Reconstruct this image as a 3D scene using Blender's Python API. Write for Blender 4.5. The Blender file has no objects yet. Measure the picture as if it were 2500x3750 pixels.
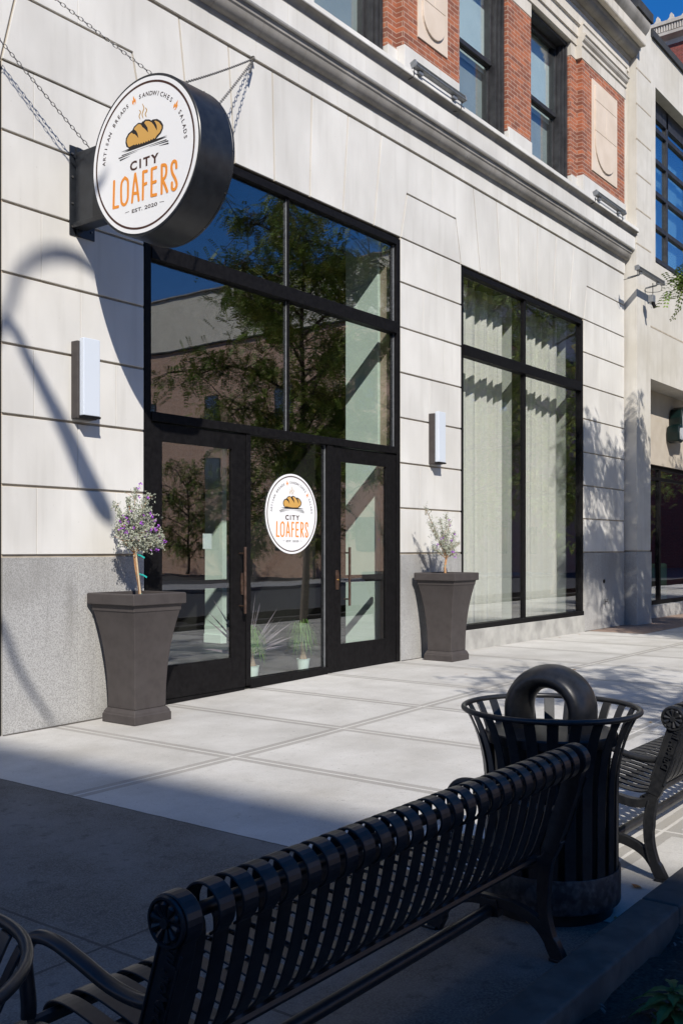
import bpy, bmesh, math, random
from mathutils import Vector, Matrix
R = math.radians
S = bpy.context.scene
COL = S.collection
rnd = random.Random(7)

# ------------------------------------------------------------------ camera
cd = bpy.data.cameras.new('camera')
cam = bpy.data.objects.new('camera', cd); COL.objects.link(cam)
cam.location = (0, -7.4, 1.5)
cam.rotation_euler = (R(90), 0, R(37.2 - 90))
cd.sensor_fit = 'HORIZONTAL'; cd.sensor_width = 36
cd.lens = 36 * 3646 / 2500.0
cd.shift_y = 135 / 2500.0
cd.clip_start = 0.05; cd.clip_end = 2000
S.camera = cam
# ------------------------------------------------------------------ sky and sun (rays fall along (.8, 1, -1))
W = bpy.data.worlds.new('World'); S.world = W; W.use_nodes = True
wn = W.node_tree.nodes; wl = W.node_tree.links
bg = wn['Background']; bg.inputs[1].default_value = 0.115
sk = wn.new('ShaderNodeTexSky'); sk.sky_type = 'NISHITA'; sk.sun_disc = False
SUN = Vector((-0.8, -1.0, 1.0)).normalized()
sk.sun_elevation = math.asin(SUN.z); sk.sun_rotation = math.atan2(SUN.x, SUN.y) % (2 * math.pi)
sk.air_density = 1.0; sk.dust_density = 0.0; sk.ozone_density = 3.5
hs = wn.new('ShaderNodeHueSaturation'); hs.inputs['Saturation'].default_value = 1.38
wl.new(sk.outputs[0], hs.inputs['Color']); tn = wn.new('ShaderNodeMix'); tn.data_type = 'RGBA'; tn.blend_type = 'MULTIPLY'; tn.inputs[0].default_value = 1; tn.inputs[7].default_value = (1.2, .84, .99, 1)
wl.new(hs.outputs[0], tn.inputs[6]); wl.new(tn.outputs[2], bg.inputs[0])
sd = bpy.data.lights.new('sun', 'SUN'); sd.energy = 4.9; sd.angle = R(0.53); sd.color = (1, .945, .87)
so = bpy.data.objects.new('sun', sd); COL.objects.link(so)
so.rotation_euler = SUN.to_track_quat('Z', 'Y').to_euler()
S.view_settings.view_transform = 'Standard'; S.view_settings.look = 'None'
S.view_settings.exposure = 0.22; S.view_settings.gamma = 1
S.cycles.max_bounces = 8; S.cycles.transparent_max_bounces = 16
S.cycles.sample_clamp_indirect = 6

# ------------------------------------------------------------------ materials
MAT = {}
def nt(m): return m.node_tree.nodes, m.node_tree.links
def base(name, col, rough=.6, metal=0, spec=.5, coat=0):
    m = bpy.data.materials.new(name); m.use_nodes = True
    b = m.node_tree.nodes['Principled BSDF']
    b.inputs['Base Color'].default_value = (*col, 1); b.inputs['Roughness'].default_value = rough
    b.inputs['Metallic'].default_value = metal; b.inputs['Specular IOR Level'].default_value = spec
    b.inputs['Coat Weight'].default_value = coat
    MAT[name] = m; return m
def noisy(name, c1, c2, scale=6, detail=5, rough=.7, bump=.15, bscale=60, metal=0, spec=.4, c3=None, s3=1.2, lo=.35, hi=.65, stretch=(1,1,1), bdist=.004, island=0, streak=0):
    m = base(name, c1, rough, metal, spec); n, l = nt(m); b = n['Principled BSDF']
    tc = n.new('ShaderNodeTexCoord'); mp = n.new('ShaderNodeMapping'); mp.inputs['Scale'].default_value = stretch
    l.new(tc.outputs['Object'], mp.inputs[0])
    no = n.new('ShaderNodeTexNoise'); no.inputs['Scale'].default_value = scale; no.inputs['Detail'].default_value = detail
    l.new(mp.outputs[0], no.inputs['Vector'])
    mr = n.new('ShaderNodeMapRange'); mr.inputs[1].default_value = lo; mr.inputs[2].default_value = hi
    l.new(no.outputs['Fac'], mr.inputs[0])
    mx = n.new('ShaderNodeMix'); mx.data_type = 'RGBA'; mx.inputs[6].default_value = (*c1, 1); mx.inputs[7].default_value = (*c2, 1)
    l.new(mr.outputs[0], mx.inputs[0]); out = mx.outputs[2]
    if c3:
        n3 = n.new('ShaderNodeTexNoise'); n3.inputs['Scale'].default_value = s3; n3.inputs['Detail'].default_value = 4
        l.new(mp.outputs[0], n3.inputs['Vector'])
        m3 = n.new('ShaderNodeMapRange'); m3.inputs[1].default_value = .45; m3.inputs[2].default_value = .75
        l.new(n3.outputs['Fac'], m3.inputs[0])
        x3 = n.new('ShaderNodeMix'); x3.data_type = 'RGBA'; x3.inputs[7].default_value = (*c3, 1)
        l.new(m3.outputs[0], x3.inputs[0]); l.new(out, x3.inputs[6]); out = x3.outputs[2]
    if streak:
        m4 = n.new('ShaderNodeMapping'); m4.inputs['Scale'].default_value = (5,5,.5); l.new(tc.outputs['Object'], m4.inputs[0])
        n4 = n.new('ShaderNodeTexNoise'); n4.inputs['Scale'].default_value = 1.6; n4.inputs['Detail'].default_value = 7; l.new(m4.outputs[0], n4.inputs['Vector'])
        r4 = n.new('ShaderNodeMapRange'); r4.inputs[1].default_value = .52; r4.inputs[2].default_value = .78; r4.inputs[4].default_value = streak; l.new(n4.outputs['Fac'], r4.inputs[0])
        x4 = n.new('ShaderNodeMix'); x4.data_type = 'RGBA'; x4.inputs[7].default_value = (c1[0]*.55, c1[1]*.53, c1[2]*.49, 1)
        l.new(r4.outputs[0], x4.inputs[0]); l.new(out, x4.inputs[6]); out = x4.outputs[2]
        n5 = n.new('ShaderNodeTexNoise'); n5.inputs['Scale'].default_value = 22; n5.inputs['Detail'].default_value = 6; l.new(tc.outputs['Object'], n5.inputs['Vector'])
        r5 = n.new('ShaderNodeMapRange'); r5.inputs[1].default_value = .68; r5.inputs[2].default_value = .74; r5.inputs[4].default_value = streak; l.new(n5.outputs['Fac'], r5.inputs[0])
        x5 = n.new('ShaderNodeMix'); x5.data_type = 'RGBA'; x5.inputs[7].default_value = (c1[0]*.5, c1[1]*.48, c1[2]*.44, 1)
        l.new(r5.outputs[0], x5.inputs[0]); l.new(out, x5.inputs[6]); out = x5.outputs[2]
    if island:
        gi = n.new('ShaderNodeNewGeometry'); ri = n.new('ShaderNodeMapRange'); ri.inputs[3].default_value = 1-island; ri.inputs[4].default_value = 1+island*.6
        l.new(gi.outputs['Random Per Island'], ri.inputs[0]); hi_ = n.new('ShaderNodeHueSaturation'); l.new(ri.outputs[0], hi_.inputs['Value']); l.new(out, hi_.inputs['Color']); out = hi_.outputs[0]
    l.new(out, b.inputs['Base Color'])
    if bump:
        nb = n.new('ShaderNodeTexNoise'); nb.inputs['Scale'].default_value = bscale; nb.inputs['Detail'].default_value = 3
        l.new(tc.outputs['Object'], nb.inputs['Vector'])
        bp = n.new('ShaderNodeBump'); bp.inputs['Strength'].default_value = bump; bp.inputs['Distance'].default_value = bdist
        l.new(nb.outputs['Fac'], bp.inputs['Height']); l.new(bp.outputs[0], b.inputs['Normal'])
    return m
def glass(name, tint=(.86,.93,.9), refl=.10, mult=1.6, wav=.0):
    m = bpy.data.materials.new(name); m.use_nodes = True; n, l = nt(m)
    n.remove(n['Principled BSDF']); out = n['Material Output']
    tr = n.new('ShaderNodeBsdfTransparent'); tr.inputs[0].default_value = (*tint, 1)
    gl = n.new('ShaderNodeBsdfGlossy'); gl.inputs['Roughness'].default_value = 0.0
    gl.inputs[0].default_value = (.95, .97, 1, 1)
    fr = n.new('ShaderNodeFresnel'); ge = n.new('ShaderNodeNewGeometry'); io = n.new('ShaderNodeMapRange'); io.inputs[3].default_value = 1.5; io.inputs[4].default_value = 1/1.5
    l.new(ge.outputs['Backfacing'], io.inputs[0]); l.new(io.outputs[0], fr.inputs[0])
    mm = n.new('ShaderNodeMath'); mm.operation = 'MULTIPLY_ADD'; mm.inputs[1].default_value = mult; mm.inputs[2].default_value = refl
    mm.use_clamp = True
    l.new(fr.outputs[0], mm.inputs[0])
    mx = n.new('ShaderNodeMixShader'); l.new(mm.outputs[0], mx.inputs[0]); l.new(tr.outputs[0], mx.inputs[1]); l.new(gl.outputs[0], mx.inputs[2])
    l.new(mx.outputs[0], out.inputs[0])
    if wav:
        tc = n.new('ShaderNodeTexCoord'); no = n.new('ShaderNodeTexNoise'); no.inputs['Scale'].default_value = 1.1; no.inputs['Detail'].default_value = 2
        l.new(tc.outputs['Object'], no.inputs['Vector'])
        bp = n.new('ShaderNodeBump'); bp.inputs['Strength'].default_value = wav; bp.inputs['Distance'].default_value = .02
        l.new(no.outputs['Fac'], bp.inputs['Height']); l.new(bp.outputs[0], gl.inputs['Normal']); 
    MAT[name] = m; return m
def brick(name, c1, c2, mortar, bw=.215, rh=.0667, ms=.011):
    m = base(name, c1, .85, 0, .3); n, l = nt(m); b = n['Principled BSDF']
    tc = n.new('ShaderNodeTexCoord'); sx = n.new('ShaderNodeSeparateXYZ'); l.new(tc.outputs['Object'], sx.inputs[0])
    ad = n.new('ShaderNodeMath'); l.new(sx.outputs[0], ad.inputs[0]); l.new(sx.outputs[1], ad.inputs[1])
    cb = n.new('ShaderNodeCombineXYZ'); l.new(ad.outputs[0], cb.inputs[0]); l.new(sx.outputs[2], cb.inputs[1])
    br = n.new('ShaderNodeTexBrick'); br.inputs['Scale'].default_value = 1; br.inputs['Mortar Size'].default_value = ms * .5
    br.inputs['Brick Width'].default_value = bw; br.inputs['Row Height'].default_value = rh
    br.inputs['Color1'].default_value = (*c1, 1); br.inputs['Color2'].default_value = (*c2, 1); br.inputs['Mortar'].default_value = (*mortar, 1)
    br.inputs['Mortar Smooth'].default_value = .2; br.inputs['Bias'].default_value = 0
    l.new(cb.outputs[0], br.inputs['Vector'])
    no = n.new('ShaderNodeTexNoise'); no.inputs['Scale'].default_value = 9; l.new(tc.outputs['Object'], no.inputs['Vector'])
    hs = n.new('ShaderNodeHueSaturation'); mr = n.new('ShaderNodeMapRange'); mr.inputs[3].default_value = .65; mr.inputs[4].default_value = 1.35
    l.new(no.outputs['Fac'], mr.inputs[0]); l.new(mr.outputs[0], hs.inputs['Value']); l.new(br.outputs['Color'], hs.inputs['Color'])
    l.new(hs.outputs[0], b.inputs['Base Color'])
    bp = n.new('ShaderNodeBump'); bp.invert = True; bp.inputs['Strength'].default_value = .7; bp.inputs['Distance'].default_value = .006
    l.new(br.outputs['Fac'], bp.inputs['Height']); l.new(bp.outputs[0], b.inputs['Normal'])
    return m

noisy('limestone', (.61,.595,.555), (.68,.665,.625), 2.2, 8, .8, .12, 180, c3=(.52,.505,.47), s3=.9, stretch=(1,1,.55), bdist=.002, island=.06, streak=.24)
noisy('limestone_warm', (.56,.52,.45), (.63,.59,.52), 2.5, 6, .8, .12, 180, c3=(.47,.43,.37), s3=1.1, stretch=(1,1,.6), bdist=.002, island=.06, streak=.4)
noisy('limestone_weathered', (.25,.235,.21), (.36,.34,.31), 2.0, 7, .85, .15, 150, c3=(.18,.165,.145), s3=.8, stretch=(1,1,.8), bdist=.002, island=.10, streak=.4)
noisy('groove', (.34,.29,.22), (.44,.38,.30), 8, 5, .95, .2, 90)
noisy('panel_stone', (.60,.50,.40), (.66,.56,.46), 3, 5, .8, .1, 150, bdist=.002)
noisy('granite', (.25,.247,.235), (.46,.455,.44), 120, 3, .65, .2, 220, c3=(.21,.205,.19), s3=.9, stretch=(1,1,.8), streak=.4)
noisy('sill_stone', (.34,.335,.31), (.43,.42,.39), 5, 8, .8, .2, 120, c3=(.24,.235,.22), s3=3)
noisy('stucco', (.55,.525,.47), (.60,.575,.52), 4, 6, .9, .15, 160, c3=(.48,.45,.38), s3=.7, bdist=.002, streak=.3)
noisy('stucco_tan', (.42,.37,.30), (.46,.41,.34), 4, 6, .9, .15, 160)
noisy('bronze_black', (.006,.0056,.006), (.010,.0095,.010), 20, 4, .5, .03, 200, spec=.09)
noisy('window_black', (.018,.018,.02), (.035,.035,.037), 8, 5, .5, .05, 120)
noisy('sign_black', (.012,.014,.018), (.02,.023,.028), 12, 4, .33, .03, 100)
noisy('bench_black', (.012,.013,.015), (.022,.023,.025), 45, 6, .36, .15, 120, c3=(.028,.028,.028), s3=9, bdist=.001)
noisy('ring_scuffed', (.014,.015,.018), (.028,.03,.034), 30, 6, .5, .15, 150, c3=(.10,.10,.10), s3=28)
noisy('planter_brown', (.046,.039,.037), (.056,.048,.045), 14, 5, .68, .06, 200, c3=(.062,.054,.051), s3=5)
noisy('bronze_handle', (.15,.095,.07), (.24,.16,.12), 18, 4, .35, .0, metal=.9)
base('brass', (.6,.45,.15), .3, 1)
base('white_face', (.80,.80,.79), .45)
base('print_brown', (.05,.016,.008), .6)
base('print_dark', (.03,.012,.01), .6)
base('print_black', (.012,.01,.01), .6)
base('print_orange', (.78,.27,.03), .6)
base('print_ochre', (.48,.27,.04), .6)
base('print_tan', (.60,.34,.085), .6)
base('lens', (.60,.65,.71), .28, 0, .5, .3)
noisy('chain_steel', (.10,.10,.10), (.2,.19,.18), 60, 3, .5, 0, metal=.7)
noisy('aluminium', (.22,.23,.24), (.30,.31,.32), 20, 3, .42, 0, metal=.5)
base('cable', (.02,.02,.02), .6)
noisy('mint_wall', (.66,.82,.73), (.69,.85,.76), 3, 3, .85, 0)
noisy('pale_wall', (.60,.64,.59), (.64,.68,.63), 3, 3, .85, 0)
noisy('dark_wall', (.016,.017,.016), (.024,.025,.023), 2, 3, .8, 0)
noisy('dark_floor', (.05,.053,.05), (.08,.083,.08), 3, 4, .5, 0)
noisy('curtain_fabric', (.70,.70,.64), (.79,.79,.73), 30, 5, .9, .2, 300, stretch=(.15,.15,6))
noisy('blind_fabric', (.30,.32,.32), (.34,.36,.36), 3, 3, .9, 0)
noisy('blind_light', (.55,.60,.60), (.60,.65,.65), 3, 3, .9, 0)
noisy('leaf_sage', (.28,.31,.23), (.46,.47,.38), 40, 2, .8, 0)
noisy('flower_purple', (.30,.06,.48), (.42,.12,.6), 60, 2, .7, 0)
noisy('bark_orange', (.36,.17,.07), (.48,.28,.14), 40, 3, .8, .3, 80)
noisy('bark', (.09,.07,.055), (.15,.12,.095), 18, 5, .9, .5, 40)
noisy('stake', (.50,.38,.24), (.58,.46,.3), 30, 3, .7, 0)
base('tie_teal', (.02,.35,.30), .4)
noisy('leaf_tree', (.13,.22,.03), (.24,.32,.06), 3, 2, .6, 0, c3=(.24,.17,.03), s3=2.5)
noisy('leaf_palm', (.06,.17,.02), (.14,.28,.05), 20, 2, .5, 0)
noisy('leaf_phormium', (.26,.23,.25), (.36,.31,.33), 12, 3, .5, 0)
noisy('leaf_weed', (.035,.085,.02), (.06,.13,.03), 12, 3, .6, 0)
noisy('palm_trunk', (.28,.2,.12), (.42,.32,.2), 30, 4, .8, .4, 60)
noisy('leaf_litter', (.40,.13,.05), (.42,.30,.10), 20, 3, .8, 0)
base('pot_mint', (.68,.86,.76), .35)
noisy('potting_soil', (.06,.045,.03), (.12,.09,.06), 60, 4, .95, .5, 90)
noisy('soil', (.018,.015,.012), (.04,.033,.026), 30, 8, .95, .8, 70, c3=(.06,.055,.05), s3=70)
noisy('chip', (.05,.04,.03), (.16,.15,.14), 14, 3, .9, 0)
noisy('curb_concrete', (.075,.068,.06), (.115,.105,.093), 12, 8, .85, .3, 160, c3=(.075,.07,.065), s3=2.5)
noisy('paver', (.24,.17,.13), (.30,.22,.17), 7, 6, .9, .2, 100)
noisy('asphalt', (.045,.045,.047), (.06,.06,.062), 80, 5, .9, .4, 220)
noisy('far_concrete', (.32,.31,.29), (.38,.37,.35), 4, 5, .9, 0)
noisy('beige_stucco', (.60,.57,.47), (.66,.63,.52), 1, 4, .9, 0)
noisy('sign_green', (.002,.008,.008), (.003,.012,.011), 10, 3, .3, 0)
base('sign_grey', (.45,.47,.48), .4)
noisy('booth_green', (.02,.06,.045), (.03,.08,.06), 5, 3, .5, 0)
base('sticker_yellow', (.55,.60,.05), .6)
base('paper', (.6,.68,.64), .7)
noisy('roof_tar', (.03,.033,.04), (.045,.047,.05), 6, 3, .9, 0)
brick('brick_red', (.41,.135,.065), (.20,.075,.05), (.42,.32,.25), ms=.011)
brick('brick_brown', (.46,.27,.18), (.56,.36,.25), (.62,.55,.48), ms=.014)
brick('brick_dark', (.24,.055,.045), (.16,.045,.035), (.25,.16,.13))
glass('glass_store', (.955,.965,.96), .035, 1.9, .05)
glass('glass_upper', (.9,.94,.94), .02, 1.0, .08)
glass('glass_blue', (.72,.86,.90), .14, 1.6, .01)

# concrete sidewalk: two pours, tooled joints with smooth troweled borders
def concrete():
    m = base('concrete', (.5,.5,.48), .8, 0, .3); n, l = nt(m); b = n['Principled BSDF']
    tc = n.new('ShaderNodeTexCoord'); sx = n.new('ShaderNodeSeparateXYZ')
    wv = n.new('ShaderNodeTexNoise'); wv.inputs['Scale'].default_value = 9; l.new(tc.outputs['Object'], wv.inputs['Vector'])
    wsub = n.new('ShaderNodeVectorMath'); wsub.operation = 'MULTIPLY_ADD'; wsub.inputs[1].default_value = (.012,.012,0); l.new(wv.outputs['Color'], wsub.inputs[0]); l.new(tc.outputs['Object'], wsub.inputs[2])
    l.new(wsub.outputs[0], sx.inputs[0])
    def mth(op, a, b_=None, c=None, clamp=False):
        k = n.new('ShaderNodeMath'); k.operation = op; k.use_clamp = clamp
        for i, v in enumerate((a, b_, c)):
            if v is None: continue
            if isinstance(v, (int, float)): k.inputs[i].default_value = v
            else: l.new(v, k.inputs[i])
        return k.outputs[0]
    X, Y = sx.outputs[0], sx.outputs[1]
    def dist(v, p): return mth('ABSOLUTE', mth('SUBTRACT', v, p))
    dx = None
    for p in (5.56, 6.93, 8.22, 9.5, 10.9, 12.3, 13.7, 15.1, 16.5, 17.9, 19.3, 20.7):
        d = dist(X, p); dx = d if dx is None else mth('MINIMUM', dx, d)
    dy = mth('MINIMUM', dist(Y, -2.15), mth('MINIMUM', dist(Y, -4.3), dist(Y, -5.45)))
    d = mth('MINIMUM', dx, dy)
    light = mth('SUBTRACT', 1, mth('DIVIDE', d, .011), clamp=True)
    light = mth('GREATER_THAN', light, .05)
    band = mth('LESS_THAN', d, .075)
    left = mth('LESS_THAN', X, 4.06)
    dl = mth('MINIMUM', dist(X, 2.6), mth('MINIMUM', dist(Y, -4.235), dist(X, .9)))
    crack = mth('LESS_THAN', mth('MINIMUM', mth('ADD', dl, mth('MULTIPLY', mth('SUBTRACT', 1, left), 9)), dist(X, 4.06)), .008)
    no = n.new('ShaderNodeTexNoise'); no.inputs['Scale'].default_value = 1.6; no.inputs['Detail'].default_value = 9; no.inputs['Roughness'].default_value = .62; l.new(tc.outputs['Object'], no.inputs['Vector'])
    nf = n.new('ShaderNodeTexNoise'); nf.inputs['Scale'].default_value = 130; nf.inputs['Detail'].default_value = 4; l.new(tc.outputs['Object'], nf.inputs['Vector'])
    st = n.new('ShaderNodeTexNoise'); st.inputs['Scale'].default_value = 14; st.inputs['Detail'].default_value = 6; l.new(tc.outputs['Object'], st.inputs['Vector'])
    def mixc(f, a, c):
        k = n.new('ShaderNodeMix'); k.data_type = 'RGBA'
        for i, v in ((0, f), (6, a), (7, c)):
            if isinstance(v, tuple): k.inputs[i].default_value = (*v, 1)
            elif isinstance(v, (int, float)): k.inputs[i].default_value = v
            else: l.new(v, k.inputs[i])
        return k.outputs[2]
    def mr(v, a, b_, c=0, d_=1):
        k = n.new('ShaderNodeMapRange'); l.new(v, k.inputs[0])
        for i, q in enumerate((a, b_, c, d_)): k.inputs[i+1].default_value = q
        return k.outputs[0]
    c = mixc(mr(no.outputs['Fac'], .35, .65), (.45,.435,.40), (.56,.545,.51))
    c = mixc(mr(st.outputs['Fac'], .62, .72, 0, .35), c, (.33,.31,.28))
    c = mixc(mth('MULTIPLY', band, .75), c, (.30,.285,.255))
    c = mixc(light, c, (.58,.56,.52))
    ix = None
    for p in (5.56, 6.93, 8.22, 9.5, 10.9, 12.3, 13.7, 15.1, 16.5):
        g_ = mth('GREATER_THAN', X, p); ix = g_ if ix is None else mth('ADD', ix, g_)
    cv = n.new('ShaderNodeCombineXYZ'); l.new(ix, cv.inputs[0]); l.new(mth('ADD', mth('GREATER_THAN', Y, -2.15), mth('GREATER_THAN', Y, -4.3)), cv.inputs[1])
    wn_ = n.new('ShaderNodeTexWhiteNoise'); l.new(cv.outputs[0], wn_.inputs['Vector'])
    hv = n.new('ShaderNodeHueSaturation'); l.new(mr(wn_.outputs['Value'], 0, 1, .90, 1.04), hv.inputs['Value']); l.new(c, hv.inputs['Color']); c = hv.outputs[0]
    vo = n.new('ShaderNodeTexVoronoi'); vo.inputs['Scale'].default_value = 2.6; l.new(tc.outputs['Object'], vo.inputs['Vector'])
    gum = mth('LESS_THAN', mth('ADD', vo.outputs['Distance'], mth('MULTIPLY', st.outputs['Fac'], .05)), .058)
    c = mixc(mth('MULTIPLY', gum, .45), c, (.22,.205,.18))
    vs_ = n.new('ShaderNodeTexVoronoi'); vs_.inputs['Scale'].default_value = 11; l.new(tc.outputs['Object'], vs_.inputs['Vector'])
    c = mixc(mth('MULTIPLY', mth('LESS_THAN', vs_.outputs['Distance'], .075), .5), c, (.18,.165,.14))
    big = n.new('ShaderNodeTexNoise'); big.inputs['Scale'].default_value = .55; big.inputs['Detail'].default_value = 7; big.inputs['Roughness'].default_value = .7; l.new(tc.outputs['Object'], big.inputs['Vector'])
    c = mixc(mr(big.outputs['Fac'], .52, .68, 0, .45), c, (.37,.345,.30))
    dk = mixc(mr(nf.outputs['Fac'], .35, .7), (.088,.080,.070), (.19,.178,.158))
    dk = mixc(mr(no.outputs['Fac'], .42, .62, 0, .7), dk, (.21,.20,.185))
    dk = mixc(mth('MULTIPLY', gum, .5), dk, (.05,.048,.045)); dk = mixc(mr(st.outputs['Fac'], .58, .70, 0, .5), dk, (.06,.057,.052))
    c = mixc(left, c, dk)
    c = mixc(mth('MULTIPLY', crack, .75), c, (.05,.045,.04))
    fine = mr(nf.outputs['Fac'], .3, .7, .9, 1.08)
    hs = n.new('ShaderNodeHueSaturation'); l.new(c, hs.inputs['Color']); l.new(fine, hs.inputs['Value'])
    l.new(hs.outputs[0], b.inputs['Base Color'])
    bp = n.new('ShaderNodeBump'); bp.inputs['Strength'].default_value = .35; bp.inputs['Distance'].default_value = .003
    h = mth('ADD', nf.outputs['Fac'], mth('MULTIPLY', crack, -3))
    l.new(h, bp.inputs['Height']); l.new(bp.outputs[0], b.inputs['Normal'])
concrete()

# ------------------------------------------------------------------ mesh helper
class MB:
    def __init__(s): s.v = []; s.f = []; s.ch = []
    def add(s, vs, fs):
        o = len(s.v); s.ch.append((len(vs), fs, o)); s.v += [tuple(p) for p in vs]; s.f += [tuple(i + o for i in f) for f in fs]; return s
    def box(s, x0, x1, y0, y1, z0, z1):
        return s.add([(x0,y0,z0),(x1,y0,z0),(x1,y1,z0),(x0,y1,z0),(x0,y0,z1),(x1,y0,z1),(x1,y1,z1),(x0,y1,z1)],
                     [(0,3,2,1),(4,5,6,7),(0,1,5,4),(1,2,6,5),(2,3,7,6),(3,0,4,7)])
    def prism(s, poly, ax, a, b):
        """poly: 2-D outline; ax 'y' -> points (x,z); 'x' -> (y,z); 'z' -> (x,y); extruded a..b"""
        def P(p, t): return {'y': (p[0], t, p[1]), 'x': (t, p[0], p[1]), 'z': (p[0], p[1], t)}[ax]
        n = len(poly); vs = [P(p, a) for p in poly] + [P(p, b) for p in poly]
        return s.add(vs, [tuple(range(n)), tuple(range(2*n-1, n-1, -1))] + [(i, i+n, (i+1) % n + n, (i+1) % n) for i in range(n)])
    def tube(s, pts, r, n=8, closed=False, flat=1.0, cap=True):
        pts = [Vector(p) for p in pts]; m = len(pts); up = None; rings = []
        for i, p in enumerate(pts):
            if closed: t = pts[(i+1) % m] - pts[i-1]
            else: t = pts[min(i+1, m-1)] - pts[max(i-1, 0)]
            t = t.normalized() if t.length > 1e-9 else Vector((0,0,1))
            if up is None:
                up = Vector((0,0,1)) if abs(t.z) < .9 else Vector((1,0,0))
            a = t.cross(up); a = a.normalized() if a.length > 1e-6 else t.orthogonal().normalized(); b = a.cross(t).normalized(); up = b
            rr = r[i] if isinstance(r, (list, tuple)) else r
            rings.append([p + a*rr*math.cos(k*2*math.pi/n) + b*rr*flat*math.sin(k*2*math.pi/n) for k in range(n)])
        vs = [q for g in rings for q in g]; fs = []
        for i in range(m if closed else m-1):
            j = (i+1) % m
            for k in range(n): fs.append((i*n+k, i*n+(k+1) % n, j*n+(k+1) % n, j*n+k))
        if cap and not closed: fs += [tuple(range(n-1, -1, -1)), tuple(range((m-1)*n, m*n))]
        return s.add(vs, fs)
    def lathe(s, prof, c, n=32, caps=True):
        vs = []; fs = []
        for r, z in prof:
            for k in range(n): vs.append((c[0]+r*math.cos(k*2*math.pi/n), c[1]+r*math.sin(k*2*math.pi/n), c[2]+z))
        for i in range(len(prof)-1):
            for k in range(n): fs.append((i*n+k, i*n+(k+1) % n, (i+1)*n+(k+1) % n, (i+1)*n+k))
        if caps: fs += [tuple(range(n-1, -1, -1)), tuple(range((len(prof)-1)*n, len(prof)*n))]
        return s.add(vs, fs)
    def squares(s, prof, c):
        """stack of square rings: prof (half width, z)"""
        vs = []; fs = []
        for h, z in prof: vs += [(c[0]-h,c[1]-h,c[2]+z),(c[0]+h,c[1]-h,c[2]+z),(c[0]+h,c[1]+h,c[2]+z),(c[0]-h,c[1]+h,c[2]+z)]
        for i in range(len(prof)-1):
            for k in range(4): fs.append((i*4+k, i*4+(k+1) % 4, (i+1)*4+(k+1) % 4, (i+1)*4+k))
        fs += [(3,2,1,0), tuple(range((len(prof)-1)*4, len(prof)*4))]
        return s.add(vs, fs)
    def band(s, path, w, x0, x1):
        """solid bar whose centre line is a path in (y,z), width w (list ok), extruded x0..x1"""
        L = []; Rr = []; m = len(path)
        for i in range(m):
            a = Vector(path[max(i-1,0)]); b = Vector(path[min(i+1,m-1)]); t = (b-a).normalized(); nn = Vector((-t.y, t.x))
            ww = (w[i] if isinstance(w, (list,tuple)) else w) / 2; p = Vector(path[i]); L.append(p+nn*ww); Rr.append(p-nn*ww)
        vs = []
        for i in range(m):
            vs += [(x0,L[i].x,L[i].y),(x0,Rr[i].x,Rr[i].y),(x1,Rr[i].x,Rr[i].y),(x1,L[i].x,L[i].y)]
        fs = [(0,1,2,3), tuple(reversed(((m-1)*4,(m-1)*4+1,(m-1)*4+2,(m-1)*4+3)))]
        for i in range(m-1):
            for k in range(4): fs.append((i*4+k, (i+1)*4+k, (i+1)*4+(k+1) % 4, i*4+(k+1) % 4))
        return s.add(vs, fs)
    def each(s, name, mat, parent=None, **k):
        """every added piece becomes a part of its own"""
        out = []
        for nv, fs, o in s.ch:
            m = MB(); m.add(s.v[o:o+nv], fs); out.append(m.build(name, mat, parent, **k))
        return out
    def build(s, name, mat, parent=None, bevel=0, smooth=None, seg=2, **tags):
        me = bpy.data.meshes.new(name); me.from_pydata(s.v, [], s.f); me.validate()
        if not getattr(s, 'raw', 0):
            b = bmesh.new(); b.from_mesh(me); bmesh.ops.recalc_face_normals(b, faces=b.faces); b.to_mesh(me); b.free()
        me.materials.append(MAT[mat])
        if smooth: me.shade_smooth(); me.set_sharp_from_angle(angle=R(smooth))
        o = bpy.data.objects.new(name, me); COL.objects.link(o)
        if bevel:
            k = o.modifiers.new('bevel', 'BEVEL'); k.width = bevel; k.segments = seg; k.limit_method = 'ANGLE'; k.angle_limit = R(40)
            k.harden_normals = False
        if parent:
            o.parent = parent; pl = parent
            off = Vector((0,0,0))
            while pl: off += pl.location; pl = pl.parent
            o.location = -off if parent.get('_abs') else (0,0,0)
            if parent.get('_abs'): o['_abs'] = 0
        tag(o, **tags); return o
def tag(o, label=None, cat=None, group=None, kind=None):
    for k, v in (('label',label),('category',cat),('group',group),('kind',kind)):
        if v: o[k] = v
    return o
def thing(name, label, cat, loc=(0,0,0), group=None, rz=0):
    o = bpy.data.objects.new(name, None); COL.objects.link(o); o.location = loc; o.rotation_euler = (0,0,rz); o.empty_display_size = .1
    return tag(o, label, cat, group)
def clone(o, parent=None):
    c = o.copy(); COL.objects.link(c); c.parent = parent
    for ch in [k for k in bpy.data.objects if k.parent == o]: clone(ch, c)
    return c
def spline(pts, n=8):
    """Catmull-Rom through points"""
    P = [Vector(p) for p in pts]; P = [2*P[0]-P[1]] + P + [2*P[-1]-P[-2]]; out = []
    for i in range(1, len(P)-2):
        for k in range(n):
            t = k/n; a,b,c,d = P[i-1],P[i],P[i+1],P[i+2]
            out.append(.5*((2*b)+(c-a)*t+(2*a-5*b+4*c-d)*t*t+(3*b-a-3*c+d)*t**3))
    out.append(P[-2]); return out
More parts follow.
